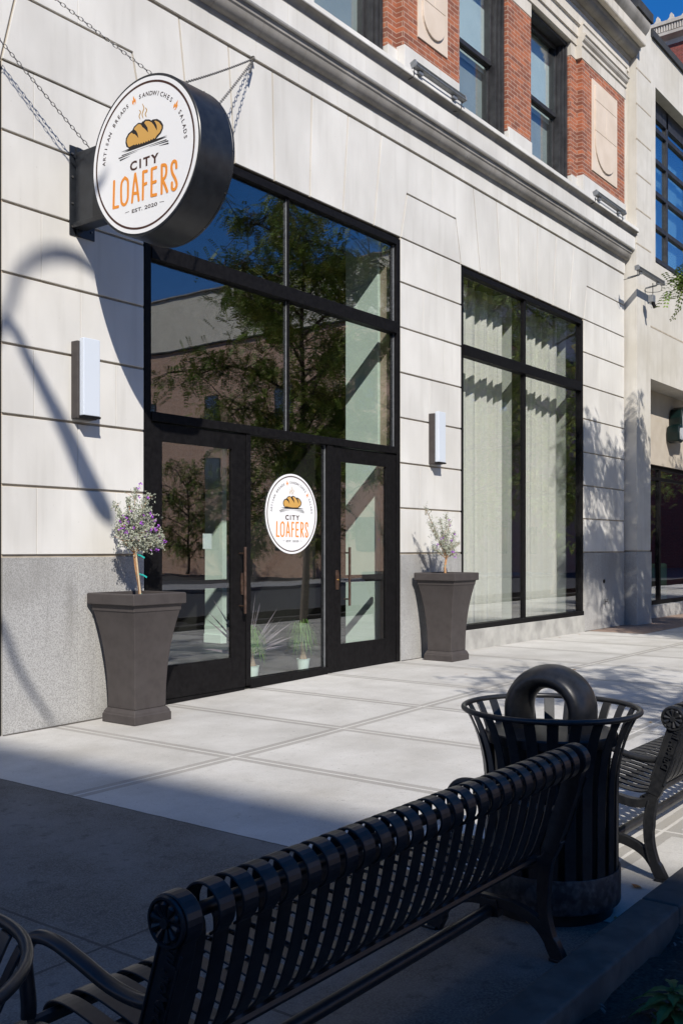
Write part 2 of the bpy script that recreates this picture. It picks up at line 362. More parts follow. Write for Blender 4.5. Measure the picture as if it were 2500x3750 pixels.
def inset(poly, d):
    n = len(poly); A = sum(poly[i][0]*poly[(i+1)%n][1]-poly[(i+1)%n][0]*poly[i][1] for i in range(n)); sg = 1 if A > 0 else -1
    ds = d if isinstance(d, (list,tuple)) else [d]*n
    L = []
    for i in range(n):
        a = Vector(poly[i]); b = Vector(poly[(i+1)%n]); t = (b-a).normalized(); nn = Vector((-t.y,t.x))*sg
        L.append((a+nn*ds[i], t))
    out = []
    for i in range(n):
        p, t = L[i-1]; q, u = L[i]; cr = t.x*u.y-t.y*u.x
        if abs(cr) < 1e-6: out.append((q.x,q.y)); continue
        k = ((q.x-p.x)*u.y-(q.y-p.y)*u.x)/cr; r = p+t*k; out.append((r.x,r.y))
    return out
def gz(x):
    """height of the pavement: it dips a little towards the near end of the block"""
    t = min(1, max(0, (11-x)/6)); return -.09*t*t*(3-2*t)

# ------------------------------------------------------------------ text
def text_polys(s, bold=0.0):
    cu = bpy.data.curves.new('t', 'FONT'); cu.body = s; cu.size = 1; cu.offset = bold; cu.resolution_u = 3
    cu.align_x = 'CENTER'
    o = bpy.data.objects.new('t', cu); COL.objects.link(o)
    bpy.context.view_layer.update()
    me = o.evaluated_get(bpy.context.evaluated_depsgraph_get()).to_mesh()
    v = [(p.co.x, p.co.y) for p in me.vertices]; f = [tuple(p.vertices) for p in me.polygons]
    bpy.data.objects.remove(o); bpy.data.curves.remove(cu)
    return v, f

# ------------------------------------------------------------------ the round logo, in unit-circle coordinates
def logo(T, parent, mats=True):
    """T(nx, ny, layer) -> world point; builds the printed parts under parent"""
    def ring(mb, r0, r1, lay, n=96):
        vs = []; fs = []
        for k in range(n):
            a = k*2*math.pi/n; vs += [T(r0*math.cos(a), r0*math.sin(a), lay), T(r1*math.cos(a), r1*math.sin(a), lay)]
        for k in range(n): j = (k+1)%n; fs.append((2*k,2*k+1,2*j+1,2*j))
        mb.add(vs, fs)
    def poly(mb, pts, lay): mb.add([T(x,y,lay) for x,y in pts], [tuple(range(len(pts)))])
    def stroke(mb, pts, w, lay, cap=True, closed=False):
        P = [Vector(p) for p in pts]; m = len(P); vs = []
        for i in range(m):
            if closed: t = P[(i+1)%m]-P[i-1]
            else: t = P[min(i+1,m-1)]-P[max(i-1,0)]
            t.normalize(); nn = Vector((-t.y,t.x)); ww = (w[i] if isinstance(w,(list,tuple)) else w)/2
            a = P[i]+nn*ww; b = P[i]-nn*ww; vs += [T(a.x,a.y,lay), T(b.x,b.y,lay)]
        mb.add(vs, [(2*i,2*i+1,2*((i+1)%m)+1,2*((i+1)%m)) for i in range(m if closed else m-1)])
        if cap and not closed:
            for e, q in ((0,1),(m-1,m-2)):
                d = (P[e]-P[q]).normalized(); nn = Vector((-d.y,d.x)); ww = (w[e] if isinstance(w,(list,tuple)) else w)/2
                poly(mb, [tuple(P[e]+nn*ww*math.cos(R(a))+d*ww*math.sin(R(a))*.8) for a in range(0,181,30)], lay)
    def N(x, y): return ((x-775)/640, (1118-y)/996)
    D = {}
    a = MB(); ring(a, .920, .948, 1); D['ring'] = (a, 'print_brown')
    # lettering on the arc
    a = MB()
    words = []
    def arc(s, a0, a1, r, h, bold=.018):
        a = MB(); words.append(a)
        for i, ch in enumerate(s):
            if ch == ' ': continue
            an = R(a0 + (a1-a0)*i/(len(s)-1)); v, f = text_polys(ch, bold); k = h/.73
            c, s_ = math.cos(an-math.pi/2), math.sin(an-math.pi/2)
            vs = []
            for x, y in v:
                x *= k*1.02; y = y*k - h/2
                vs.append(T(r*math.cos(an)+x*c-y*s_, r*math.sin(an)+x*s_+y*c, 1))
            a.add(vs, f)
    arc('ARTISAN BREADS', 175, 113.3, .785, .058)
    arc('SANDWICHES', 94.6, 48.1, .785, .058)
    arc('SALADS', 29.5, 3.4, .785, .058)
    def line(s, cx, y0, h, width, bold):
        a = MB(); words.append(a)
        v, f = text_polys(s, bold); x0 = min(p[0] for p in v); x1 = max(p[0] for p in v); yy = max(p[1] for p in v); k = width/(x1-x0); ky = h/yy
        a.add([T(cx+(p[0]-(x0+x1)/2)*k, y0+p[1]*ky, 1) for p in v], f)
    line('EST. 2020', .022, -.705, .047, .485, .016)
    for q in ([N(548,1792), N(600,1787)], [N(972,1787), N(1026,1795)]):
        d_ = MB(); stroke(d_, q, .006, 1, cap=False); d_.build('dash_mark', 'print_dark', parent)
    for w_ in words: w_.build('lettering', 'print_dark', parent)
    words.clear(); line('C I T Y'.replace(' ', '\u2009'), .018, -.147, .118, .55, .034); words[0].build('shop_name', 'print_brown', parent)
    # hand drawn lettering
    a = MB(); w = .041; lay = [1]
    def st(pts, closed=False, sm=True, ww=w):
        q = [N(*p) for p in pts]
        if sm and len(q) > 2:
            if closed: q = [tuple(p) for p in spline(q+[q[0]], 5)][:-1]
            else: q = [tuple(p) for p in spline(q, 5)]
        stroke(a, q, ww, lay[0], True, closed); lay[0] += .12
    st([(408,1325),(404,1500),(400,1680)], ww=[.044]*11); st([(400,1674),(462,1680)])
    st([(545,1325),(582,1380),(585,1500),(580,1620),(545,1680),(505,1640),(498,1500),(505,1380)], closed=True)
    st([(676,1320),(655,1480),(636,1680)]); st([(676,1320),(698,1480),(720,1682)]); st([(650,1570),(705,1580)])
    st([(775,1330),(773,1500),(770,1685)]); st([(775,1330),(822,1338)]); st([(775,1500),(815,1492)])
    st([(880,1330),(878,1500),(875,1675)]); st([(880,1332),(935,1330)]); st([(880,1510),(930,1508)]); st([(875,1672),(935,1678)])
    st([(1000,1325),(1000,1500),(998,1685)]); st([(1000,1325),(1045,1345),(1055,1420),(1040,1490),(1005,1515)]); st([(1010,1515),(1040,1600),(1065,1685)])
    st([(1172,1420),(1165,1345),(1135,1330),(1115,1380),(1125,1470),(1160,1560),(1175,1640),(1150,1685),(1122,1665),(1120,1590)])
    D['shop_lettering'] = (a, 'print_orange')
    # flames
    a = MB()
    def flame(an, rot):
        c = (.775*math.cos(R(an)), .775*math.sin(R(an))); sh = [(-.02,-.05),(-.038,-.01),(-.03,.03),(-.012,.0),(-.012,.04),(-.006,.075),(.012,.04),(.02,.012),(.030,.03),(.036,-.005),(.028,-.04),(.008,-.055),(.018,-.03),(.004,-.008),(-.010,-.03)]
        cc, ss = math.cos(R(rot)), math.sin(R(rot))
        poly(a, [(c[0]+x*cc-y*ss, c[1]+x*ss+y*cc) for x,y in sh], 1)
    flame(103.4, 8); flame(38.7, -38)
    D['flame_mark'] = (a, 'print_orange')
    a = MB()
    for pts in ([(725,510),(742,545),(725,590),(738,637)], [(765,445),(783,510),(762,580),(775,640)], [(800,510),(818,550),(800,595),(815,640)]):
        q = [tuple(p) for p in spline([N(*p) for p in pts], 6)]; m = len(q)
        stroke(a, q, [.006+.012*math.sin(math.pi*(i+.5)/m) for i in range(m)], 1, cap=False)
    D['steam_mark'] = (a, 'print_ochre')
    outl = [(553,870),(558,815),(590,762),(640,738),(660,700),(712,672),(745,684),(763,706),(772,680),(800,662),(850,682),(880,712),(893,700),(945,715),(990,762),(1016,820),(1014,865),(990,915),(955,945),(930,965),(1000,968),(1070,971),(1000,978),(1065,988),(940,997),(610,997),(530,988),(600,980),(495,971),(560,967),(600,962),(565,925)]
    a = MB(); poly(a, [N(*p) for p in outl], 1); D['loaf_outline'] = (a, 'print_black')
    tan = [(570,868),(574,825),(602,782),(645,760),(672,715),(712,690),(740,700),(768,745),(790,700),(806,685),(845,702),(880,735),(925,728),(965,765),(998,825),(998,858),(972,902),(940,925),(915,960),(900,940),(885,963),(870,942),(855,965),(840,944),(825,966),(810,944),(795,966),(780,944),(765,965),(750,942),(735,962),(720,940),(705,958),(692,934),(678,948),(660,935),(600,945),(585,920)]
    a = MB(); poly(a, [N(*p) for p in tan], 1.6); D['loaf_mark'] = (a, 'print_tan')
    a = MB()
    for q in ([(618,768),(655,728),(690,770),(706,810),(717,872),(695,835),(670,800),(648,790),(640,772)], [(752,690),(772,672),(806,735),(828,780),(836,845),(812,808),(790,775),(762,742)], [(876,708),(890,700),(922,750),(940,800),(944,862),(924,822),(905,775),(885,745)]):
        poly(a, [N(*p) for p in q], 2.2)
    D['loaf_cut'] = (a, 'print_black')
    a = MB()
    for x0,x1,y,h in ((505,1055,1022,7),(465,720,1045,8),(830,1076,1045,8),(480,620,1077,10),(955,1078,1077,10)):
        if x1-x0 > 500: pts = [(x0,y-h),(700,y-4),(x1,y-h),(x1+3,y+h),(860,y-1),(700,y-1),(x0+3,y+h)]
        elif x0 < 700: pts = [(x0,y-h),(x1,y-h-2),(x0+3,y+h)]
        else: pts = [(x0,y-h-2),(x1,y-h),(x1+2,y+h)]
        poly(a, [N(*p) for p in pts], 1)
    D['table_line_mark'] = (a, 'print_black')
    for k, (mb, mat) in D.items(): (mb.each if k in ('flame_mark',) else mb.build)(k, mat, parent)

# ================================================================== SETTING
def sheet(name, xs, ys, hf, mat, **t):
    m = MB(); vs = [(x,y,hf(x,y)) for y in ys for x in xs]; nx = len(xs)
    m.add(vs, [(j*nx+i, j*nx+i+1, (j+1)*nx+i+1, (j+1)*nx+i) for j in range(len(ys)-1) for i in range(nx-1)])
    return m.build(name, mat, None, 0, 30, kind='structure', **t)
xs = [-60,-20] + [i*.5-4 for i in range(40)] + [17,30,60]
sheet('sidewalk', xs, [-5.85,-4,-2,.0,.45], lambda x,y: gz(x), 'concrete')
sheet('paved_strip', [17.15,19,21,40], [-1.05,-.5,.44], lambda x,y: gz(x)+.004, 'paver')
def soilh(x, y): return gz(x)-.02+.05*math.sin(x*9.1+y*3)*math.sin(y*7.3)+.02*rnd.uniform(-1,1)
sheet('soil', [-6+i*.12 for i in range(170)], [-8.95+i*.12 for i in range(25)]+[-5.985], soilh, 'soil')
m = MB(); m.add([(-60,-9.1,-.2),(60,-9.1,-.2),(60,-20,-.2),(-60,-20,-.2)], [(0,1,2,3)]); m.build('road', 'asphalt', kind='structure')
m = MB(); m.box(-60,60,-23.9,-20,-.3,-.05); m.build('far_pavement', 'far_concrete', kind='structure')
m = MB(); m.add([(-600,-600,-.32),(600,-600,-.32),(600,600,-.32),(-600,600,-.32)], [(0,1,2,3)]); m.build('ground', 'asphalt', kind='structure')
m = MB(); m.box(-60,60,-9.1,-8.92,-.3,-.05); m.build('street_curb', 'curb_concrete', kind='structure', bevel=.01)
m = MB(); x = -8.0
while x < 30:
    e = x+3.05; m.box(x+.004, e-.004, -6.0, -5.83, -.3, gz(x)+.085); x = e
m.build('bed_curb', 'curb_concrete', kind='structure', bevel=.014, seg=3)

# ================================================================== STONE BUILDING
BLD = thing('stone_building', 'pale limestone and red brick shop building with black framed doors and tall windows', 'building', (0,0,0))
wallmb = MB(); G = .012
def stone(poly, ds, y0=0.0, y1=.045): wallmb.prism(inset(poly, ds), 'y', y0, y1)
Z = [1.44+.6045*i for i in range(9)]; Z[7] = 5.66
def courses(xa, xb, zs, cuts):
    for i in range(len(zs)-1):
        cs = [xa] + [xa+(xb-xa)*c for c in cuts[i % len(cuts)]] + [xb]
        for a, b in zip(cs, cs[1:]):
            jit = rnd.uniform(-.0015,.0015)
            stone([(a,zs[i]),(b,zs[i]),(b,zs[i+1]),(a,zs[i+1])], [G, .002, G, .002], 0+jit)
courses(4.99, 6.565, Z[:8], [[.22,.78],[.5],[.2,.78],[.52],[.25],[.5],[.2,.78]])
courses(11.06, 12.64, Z[:8], [[.5],[.3],[.62],[.45],[.7],[.35],[.55]])
courses(17.0, 18.93, Z[:8], [[.5],[.3,.7],[.5],[.25,.6],[.55],[.35],[.5]])
ZT, ZM = 6.885, 6.285
def arch(xl, xr, cx, fullleft, fullright):
    top = [cx+k for k in (-1.79,-1.07,-.355,.355,1.07,1.79)]
    w = (xr-xl)/2; bot = [cx+k*w/2.24 for k in (-1.62,-.96,-.315,.315,.96,1.62)]
    for i in range(5): stone([(bot[i],5.66),(bot[i+1],5.66),(top[i+1],ZT),(top[i],ZT)], [G*.6,.012,G,.012])
    # outer crossetted stones
    stone([(xl,5.66),(bot[0],5.66),(top[0],ZT),(fullleft,ZT),(fullleft,ZM),(xl-.15,ZM)], [G*.6,.012,G,.002,G,.012])
    stone([(xr,5.66),(xr+.15,ZM),(fullright,ZM),(fullright,ZT),(top[5],ZT),(bot[5],5.66)], [.012,G,.002,G,.012,G*.6])
arch(6.57, 11.06, 8.82, 5.78, 11.85)
arch(12.64, 16.99, 14.78, 11.85, 18.93)
arch(.5, 4.98, 2.75, -1, 5.78)
stone([(4.98,5.66),(6.57,5.66),(6.42,ZM),(5.13,ZM)], [G,.012,G,.012])
stone([(11.06,5.66),(12.64,5.66),(12.49,ZM),(11.21,ZM)], [G,.012,G,.012])
stone([(16.99,5.66),(18.93,5.66),(18.93,ZM),(17.14,ZM)], [G,.002,G,.012])
wallmb.build('ashlar_wall', 'limestone', BLD, bevel=.004)
gr = MB()
for a, b in ((4.99,6.565),(11.06,12.64),(17.0,18.93)):
    k = 2; 
    for i in range(k if a < 17 else 1):
        w = (b-a)/(k if a < 17 else 1); gr.box(a+i*w+.0015, a+(i+1)*w-.0015, -.006, .05, gz(a)-.1, 1.425)
gr.each('granite_base', 'granite', BLD, bevel=.004)
bk = MB()   # masonry behind the facing stones, with the openings left out
for a, b in ((-1,.5),(4.98,6.575),(11.05,12.65),(16.98,18.95)): bk.box(a, b, .020, .33, -.2, 5.67)
bk.box(-1, 18.95, .020, .33, 5.665, 7.9)
bk.build('backing_wall', 'groove', BLD)
m = MB()
for a, b in ((4.99,6.565),(11.06,12.64),(17.0,18.93)): m.prism([(a,gz(a)-.05),(b,gz(b)-.05),(b,gz(b)+.008),(a,gz(a)+.008)], 'y', -.020, -.007)
m.each('sealant_strip', 'curb_concrete', BLD)
# cornices
def corn(name, prof, xa, xb, step, off, mat, gap=.004):
    m = MB(); x = xa; nx = xa+off
    while x < xb-.01:
        e = min(nx, xb); j = rnd.uniform(-.0015,.0015)
        m.prism([(y+j,z) for y,z in prof], 'x', x+gap/2, e-gap/2); x = e; nx += step
    return m.build(name, mat, BLD, smooth=25)
corn('frieze', [(.03,6.91),(-.008,6.91),(-.008,7.14),(.03,7.14)], -1, 18.95, .74, .3, 'limestone')
def arcp(c, r0, r1, a0, a1, n=6): return [(c[0]+r0*math.cos(R(a0+(a1-a0)*i/n)), c[1]+r1*math.sin(R(a0+(a1-a0)*i/n))) for i in range(n+1)]
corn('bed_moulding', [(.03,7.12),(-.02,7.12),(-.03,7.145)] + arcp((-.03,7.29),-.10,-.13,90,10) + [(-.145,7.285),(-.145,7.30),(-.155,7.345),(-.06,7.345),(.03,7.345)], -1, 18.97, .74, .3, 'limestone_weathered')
corn('fascia', [(.03,7.35),(-.19,7.35),(-.20,7.365),(-.20,7.59),(.03,7.59)], -1, 18.99, .74, .62, 'limestone')
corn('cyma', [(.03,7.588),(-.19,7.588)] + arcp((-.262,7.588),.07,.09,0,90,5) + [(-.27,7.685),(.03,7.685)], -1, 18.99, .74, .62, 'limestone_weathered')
corn('sill_course', [(.2,7.683),(-.275,7.683),(-.28,7.69),(-.27,7.755),(.2,7.80)], -1, 18.99, .74, .62, 'limestone')
# upper floor: plinths, brick piers, stone panels
def pier(name, xa, xb, y, zb, zt, lab=None):
    m = MB(); m.box(xa, xb, y, .42, zb, zt); m.build(name, 'brick_red', BLD, bevel=.003)
ZB, ZC = 8.16, 10.22
up = MB()
for a, b, y in ((4.4,4.62,0),(4.62,6.3,-.11),(8.38,9.19,0),(10.73,10.95,0),(10.95,12.37,-.11),(12.37,12.59,0),(14.08,14.89,0),(16.43,16.68,0),(16.68,18.66,-.11)):
    if a in (4.4,10.73,12.37,16.43): y = y
    up.box(a+.002, b-.002, y-.022, .41, 7.70, ZB if y < -.1 or b-a > .5 else ZB-.05)
up.each('pier_plinth', 'limestone', BLD, bevel=.005)
for a, b, y in ((8.38,9.19,0),(10.73,10.953,0),(12.367,12.59,0),(14.08,14.89,0),(16.43,16.683,0)): pier('brick_pier', a, b, y, ZB-.06, ZC+.0)
for a, b in ((10.95,12.37),(16.68,18.66)): pier('brick_pier', a, b, -.11, ZB, ZC)
m = MB(); m.box(18.66,19.0,-.03,.4,7.7,12.1); m.build('corner_strip', 'limestone_warm', BLD)
def panel(xa, xb, z0, z1):
    m = MB(); cx = (xa+xb)/2; r = (xb-xa)/2-.09
    m.box(xa, xb, -.128, -.10, z0, z1)
    b = MB()
    zs = [z0+.10+r, z0+.10+r+.75, z1-.2]
    out = [(cx+r*math.cos(R(a)), z0+.10+r+r*math.sin(R(a))) for a in range(180,361,15)]
    k = [z1-.1-i*.0 for i in range(1)]
    hh = (z1-.1-(z0+.1+r))/2
    b.prism(inset(out+[(cx+r,zs[0]+.15),(cx-r,zs[0]+.15)],.003), 'y', -.155, -.12)
    b.prism(inset([(cx-r,zs[0]+.15),(cx,zs[0]+.15),(cx,zs[0]+.7),(cx-r,zs[0]+.7)],.003), 'y', -.155, -.12)
    b.prism(inset([(cx,zs[0]+.15),(cx+r,zs[0]+.15),(cx+r,zs[0]+.7),(cx,zs[0]+.7)],.003), 'y', -.155, -.12)
    b.prism(inset([(cx-r,zs[0]+.7),(cx+r,zs[0]+.7),(cx+r,z1-.1),(cx-r,z1-.1)],.003), 'y', -.155, -.12)
    p = m.build('stone_panel', 'panel_stone', BLD, bevel=.003); b.build('raised_slab', 'panel_stone', p, bevel=.006)
panel(11.29, 12.05, 8.40, 10.05); panel(17.08, 18.25, 8.36, 10.02)
for o in [k for k in bpy.data.objects if k.name.startswith('brick_pier')]:
    pass
# pier capitals
def cap(xa, xb, y):
    prof = [(y-.01,10.22),(y-.01,10.42),(y-.035,10.43),(y-.035,10.455),(y-.02,10.47),(y-.02,10.50),(y-.055,10.53),(y-.07,10.56),(y-.07,10.585),(y-.095,10.60),(y-.095,10.62),(y-.03,10.66),(y-.03,10.80),(y-.05,10.81),(y-.05,10.84),(.4,10.84),(.4,10.22)]
    m = MB(); m.prism(prof, 'x', xa, xb); m.build('capital', 'limestone_warm', BLD)
cap(10.90,12.42,-.11); cap(16.63,18.70,-.11)
m = MB()
for a, b in ((8.38,9.19),(10.73,10.9),(12.42,12.59),(14.08,14.89),(16.43,16.63)): m.box(a, b, -.008, .4, 10.222, 10.46)
m.each('pier_head', 'limestone_warm', BLD, bevel=.004)
corn('architrave', [(.4,10.46),(-.03,10.46),(-.03,10.60),(-.06,10.605),(-.06,10.78),(-.10,10.80),(-.10,10.845),(-.0,10.85),(.4,10.85)], 5, 16.63, 1.1, .4, 'limestone_warm')
corn('upper_frieze', [(.4,10.852),(-.09,10.852),(-.09,11.06),(.4,11.06)], 5, 18.96, 1.1, .5, 'limestone_warm')
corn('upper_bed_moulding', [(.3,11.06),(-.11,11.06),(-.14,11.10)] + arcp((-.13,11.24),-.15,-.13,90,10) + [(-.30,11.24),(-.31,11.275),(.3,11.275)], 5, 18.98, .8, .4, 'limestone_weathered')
corn('upper_fascia', [(.3,11.28),(-.40,11.28),(-.41,11.30),(-.41,11.47),(.3,11.47)], 5, 19.0, .8, .6, 'limestone_warm')
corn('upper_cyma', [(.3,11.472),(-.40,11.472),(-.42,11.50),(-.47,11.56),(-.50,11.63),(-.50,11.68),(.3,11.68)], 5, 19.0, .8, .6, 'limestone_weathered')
corn('parapet', [(.3,11.682),(-.08,11.682),(-.08,12.1),(.3,12.1)], 5, 19.0, 1.2, .6, 'limestone_warm')
m = MB(); m.box(5,19.02,-.13,.4,12.102,12.2); m.box(-1,19.0,.3,12,12.0,12.1); m.box(-1,19,11.9,12,-.2,12); m.box(-1,-.8,.3,12,-.2,12)
m.each('roof', 'roof_tar', BLD)
# upper windows
def upwin(xa, xb):
    m = MB(); y0, y1 = .20, .30; z0, z1 = 7.79, 10.44
    m.box(xa+.0,xa+.05,.06,.40,z0,z1); m.box(xb-.05,xb,.06,.40,z0,z1); m.box(xa+.05,xb-.05,.06,.40,z1-.05,z1)
    m.box(xa+.05,xa+.085,.10,.40,z0,z1-.05); m.box(xb-.085,xb-.05,.10,.40,z0,z1-.05)
    m.box(xa+.085,xa+.115,.15,.40,z0,z1-.05); m.box(xb-.115,xb-.085,.15,.40,z0,z1-.05)
    w = m.build('sash_window', 'window_black', BLD, bevel=.003)
    m = MB(); a, b = xa+.115, xb-.115; zm = 9.14
    m.box(a,a+.045,.22,.26,zm,z1-.05); m.box(b-.045,b,.22,.26,zm,z1-.05); m.box(a+.045,b-.045,.22,.26,z1-.11,z1-.05); m.box(a+.045,b-.045,.215,.262,zm-.02,zm+.05)
    m.box(a,a+.045,.27,.31,z0,zm+.03); m.box(b-.045,b,.27,.31,z0,zm+.03); m.box(a+.045,b-.045,.265,.312,zm-.035,zm+.03); m.box(a+.045,b-.045,.27,.31,z0,z0+.06)
    m.build('sash', 'window_black', w, bevel=.003)
    m = MB(); m.box(a+.045,b-.045,.236,.244,zm+.05,z1-.11); m.box(a+.045,b-.045,.286,.294,z0+.06,zm-.035); m.build('pane', 'glass_upper', w)
    m = MB(); m.box(a-.02,b+.02,.36,.365,zm-.1,z1); m.build('roller_blind', 'blind_light', w)
    m = MB(); m.box(a-.02,b+.02,.40,.41,z0,z1); m.build('dark_blind', 'blind_fabric', w)
for a, b in ((9.19,10.73),(12.59,14.08),(14.89,16.43)): upwin(a, b)
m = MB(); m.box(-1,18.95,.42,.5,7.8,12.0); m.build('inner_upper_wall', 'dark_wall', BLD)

# -------------------------------- shop front with the two doors
fr = MB(); Y0, Y1 = .005, .12
fr.box(6.58,6.665,Y0,Y1,-.06,5.63); fr.box(10.965,11.05,Y0,Y1,-.06,5.63); fr.box(6.665,10.965,Y0,Y1,5.545,5.63)
fr.box(6.665,10.965,Y0-.012,Y1,2.762,2.852); fr.box(6.665,10.965,Y0-.012,Y1,4.362,4.512)
fr.box(8.042,8.115,Y0+.003,Y1,.0,2.762); fr.box(9.487,9.59,Y0+.003,Y1,.0,2.762); fr.box(8.115,9.487,Y0,Y1,-.03,.07)
fr.box(6.665,8.042,.03,.16,-.055,-.012); fr.box(9.59,10.965,.03,.16,-.055,-.004)
FR = fr.build('entrance_frame', 'bronze_black', BLD, bevel=.003)
gp = MB()
for (a,b,c,d) in ((6.665,8.755,4.512,5.545),(8.800,10.965,4.512,5.545),(6.665,8.755,2.852,4.362),(8.800,10.965,2.852,4.362)):
    gp = MB(); gp.box(a,b,.060,.068,c,d); gp.build('glass_pane', 'glass_store', FR)
m = MB(); m.box(8.115,9.487,.060,.068,.07,2.762); m.build('glass_pane', 'glass_store', FR)
m = MB(); m.box(8.763,8.792,.03,.078,4.513,5.544); m.box(8.763,8.792,.03,.078,2.853,4.361); m.each('glazing_bar', 'bronze_black', FR)
m = MB()
for a, b in ((4.515,5.54),(2.855,4.36)): m.box(8.756,8.762,.045,.058,a,b); m.box(8.793,8.799,.045,.058,a,b)
m.each('glazing_bead', 'aluminium', FR)
m = MB(); m.box(10.953,10.962,.045,.058,4.514,5.54); m.box(10.953,10.962,.045,.058,2.854,4.36); m.box(9.475,9.484,.045,.058,.072,2.76); m.each('glazing_bead', 'aluminium', FR)
def door(xa, xb, ga, gb, hx, lx):
    m = MB(); y0, y1 = .018, .068; z0, z1 = -.008, 2.752
    m.box(xa,ga,y0,y1,z0,z1); m.box(gb,xb,y0,y1,z0,z1); m.box(ga,gb,y0+.001,y1-.001,2.575,z1); m.box(ga,gb,y0+.001,y1-.001,z0,.325)
    D = m.build('door', 'bronze_black', BLD, bevel=.003)
    m = MB(); m.box(ga,gb,.040,.048,.325,2.575); m.build('door_glass', 'glass_store', D)
    m = MB(); m.box(ga,gb,.085,.13,1.08,1.17); m.build('panic_bar', 'bronze_black', D, bevel=.006)
    m = MB(); m.tube([(hx,-.065,.80),(hx,-.065,1.52)], .0165, 14)
    for z in (.88,1.45): m.tube([(hx,-.065,z),(hx,.02,z)], .010, 10)
    m.build('door_handle', 'bronze_handle', D, smooth=40)
    m = MB(); m.prism([(lx-.022,1.00),(lx+.022,1.00),(lx+.030,1.03),(lx+.034,1.12),(lx+.030,1.21),(lx+.022,1.24),(lx-.022,1.24),(lx-.030,1.2),(lx-.030,1.04)],'y',.002,.02)
    L = m.build('lock_plate', 'bronze_handle', D, bevel=.004)
    m = MB(); m.tube([(lx+.01,.004,1.12),(lx+.01,-.006,1.12)], .011, 12); m.build('lock_cylinder', 'brass', D, smooth=40)
door(6.668, 8.038, 6.822, 7.825, 7.943, 7.985)
door(9.593, 10.962, 9.763, 10.745, 9.83, 9.675)

# -------------------------------- tall window with curtains
fr = MB()
fr.box(12.66,12.715,Y0,Y1,.33,5.63); fr.box(16.90,16.975,Y0,Y1,.33,5.63); fr.box(12.715,16.90,Y0,Y1,5.555,5.63); fr.box(12.66,16.975,Y0-.02,Y1,.30,.375)
fr.box(12.715,16.90,Y0-.015,Y1,4.345,4.505); fr.box(14.695,14.755,Y0+.02,Y1,.375,5.55)
WF = fr.build('display_window', 'bronze_black', BLD, bevel=.003)
for (a,b,c,d) in ((12.715,14.695,.375,4.345),(14.755,16.90,.375,4.345),(12.715,14.695,4.505,5.555),(14.755,16.90,4.505,5.555)):
    m = MB(); m.box(a,b,.060,.068,c,d); m.build('window_pane', 'glass_store', WF)
m = MB(); m.box(12.655,14.8,-.02,.36,gz(12)-.1,.30); m.box(14.803,17.0,-.02,.36,-.1,.30); m.each('window_plinth', 'sill_stone', BLD, bevel=.008)

# left neighbour opening (only its edge is in view)
m = MB(); m.box(4.9,4.978,.0,.12,-.1,5.64); m.box(.5,4.9,.0,.12,5.5,5.64); m.box(.5,4.9,.0,.12,-.1,.1); LW = m.build('side_window', 'bronze_black', BLD, bevel=.003)
m = MB(); m.box(.5,4.9,.06,.068,.1,5.5); m.build('window_pane', 'glass_store', LW)

# interior
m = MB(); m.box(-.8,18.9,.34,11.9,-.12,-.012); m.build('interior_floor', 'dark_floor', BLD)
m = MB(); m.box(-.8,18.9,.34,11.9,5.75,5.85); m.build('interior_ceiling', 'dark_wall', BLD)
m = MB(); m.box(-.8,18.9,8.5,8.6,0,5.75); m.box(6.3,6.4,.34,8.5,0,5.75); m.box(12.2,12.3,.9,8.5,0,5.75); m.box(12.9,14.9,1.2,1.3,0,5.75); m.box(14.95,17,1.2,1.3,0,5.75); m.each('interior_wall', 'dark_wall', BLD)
m = MB(); m.box(11.0,11.16,.335,.875,0,5.75); m.box(11.4,11.5,3.62,4.0,0,3.2); m.each('mint_partition', 'mint_wall', BLD)
m = MB(); m.box(14.87,14.95,.335,1.2,.1,5.75); m.box(17.0,17.1,.335,1.2,.1,5.75); m.each('bay_partition', 'pale_wall', BLD)
m = MB(); m.box(11.385,11.4,3.62,4.0,0,.28); m.box(11.37,11.385,3.62,4.0,0,.14); m.box(10.985,11.0,.34,.875,0,.2); m.each('baseboard', 'mint_wall', BLD, bevel=.004)
m = MB(); m.box(14.86,14.96,.13,.333,.1,5.7); m.box(16.98,17.02,.13,.333,.1,5.7); m.each('window_jamb', 'window_black', BLD)
def curtain(xa, xb, y, label):
    n = 260; m = MB(); vs = []; cols = 8; zs = [.12+ i*(5.6-.12)/cols for i in range(cols+1)]; r = random.Random(int(xa*10))
    fr_ = [(r.uniform(8,16), r.uniform(0,6), r.uniform(.4,1)) for _ in range(3)]
    for z in zs:
        for i in range(n+1):
            x = xa+(xb-xa)*i/n; a = sum(k*math.sin(f*x*2.4+p+.1*z) for f,p,k in fr_)/2
            vs.append((x, y+.055*math.sin(a*2.2+x*21+.25*math.sin(z*.9+x*5))+.03*a+.012*math.sin(x*61+a*2), z))
    m.add(vs, [(j*(n+1)+i, j*(n+1)+i+1, (j+1)*(n+1)+i+1, (j+1)*(n+1)+i) for j in range(cols) for i in range(n)])
    o = m.build('curtain', 'curtain_fabric', smooth=80); k = o.modifiers.new('t','SOLIDIFY'); k.thickness = .004
    tag(o, label, 'curtain', 'curtains in the tall window')
curtain(12.85, 14.62, .46, 'pale sage curtain hanging in the bay of the tall window nearest the doors')
curtain(14.98, 16.72, .46, 'pale sage curtain hanging in the far right bay of the tall window')

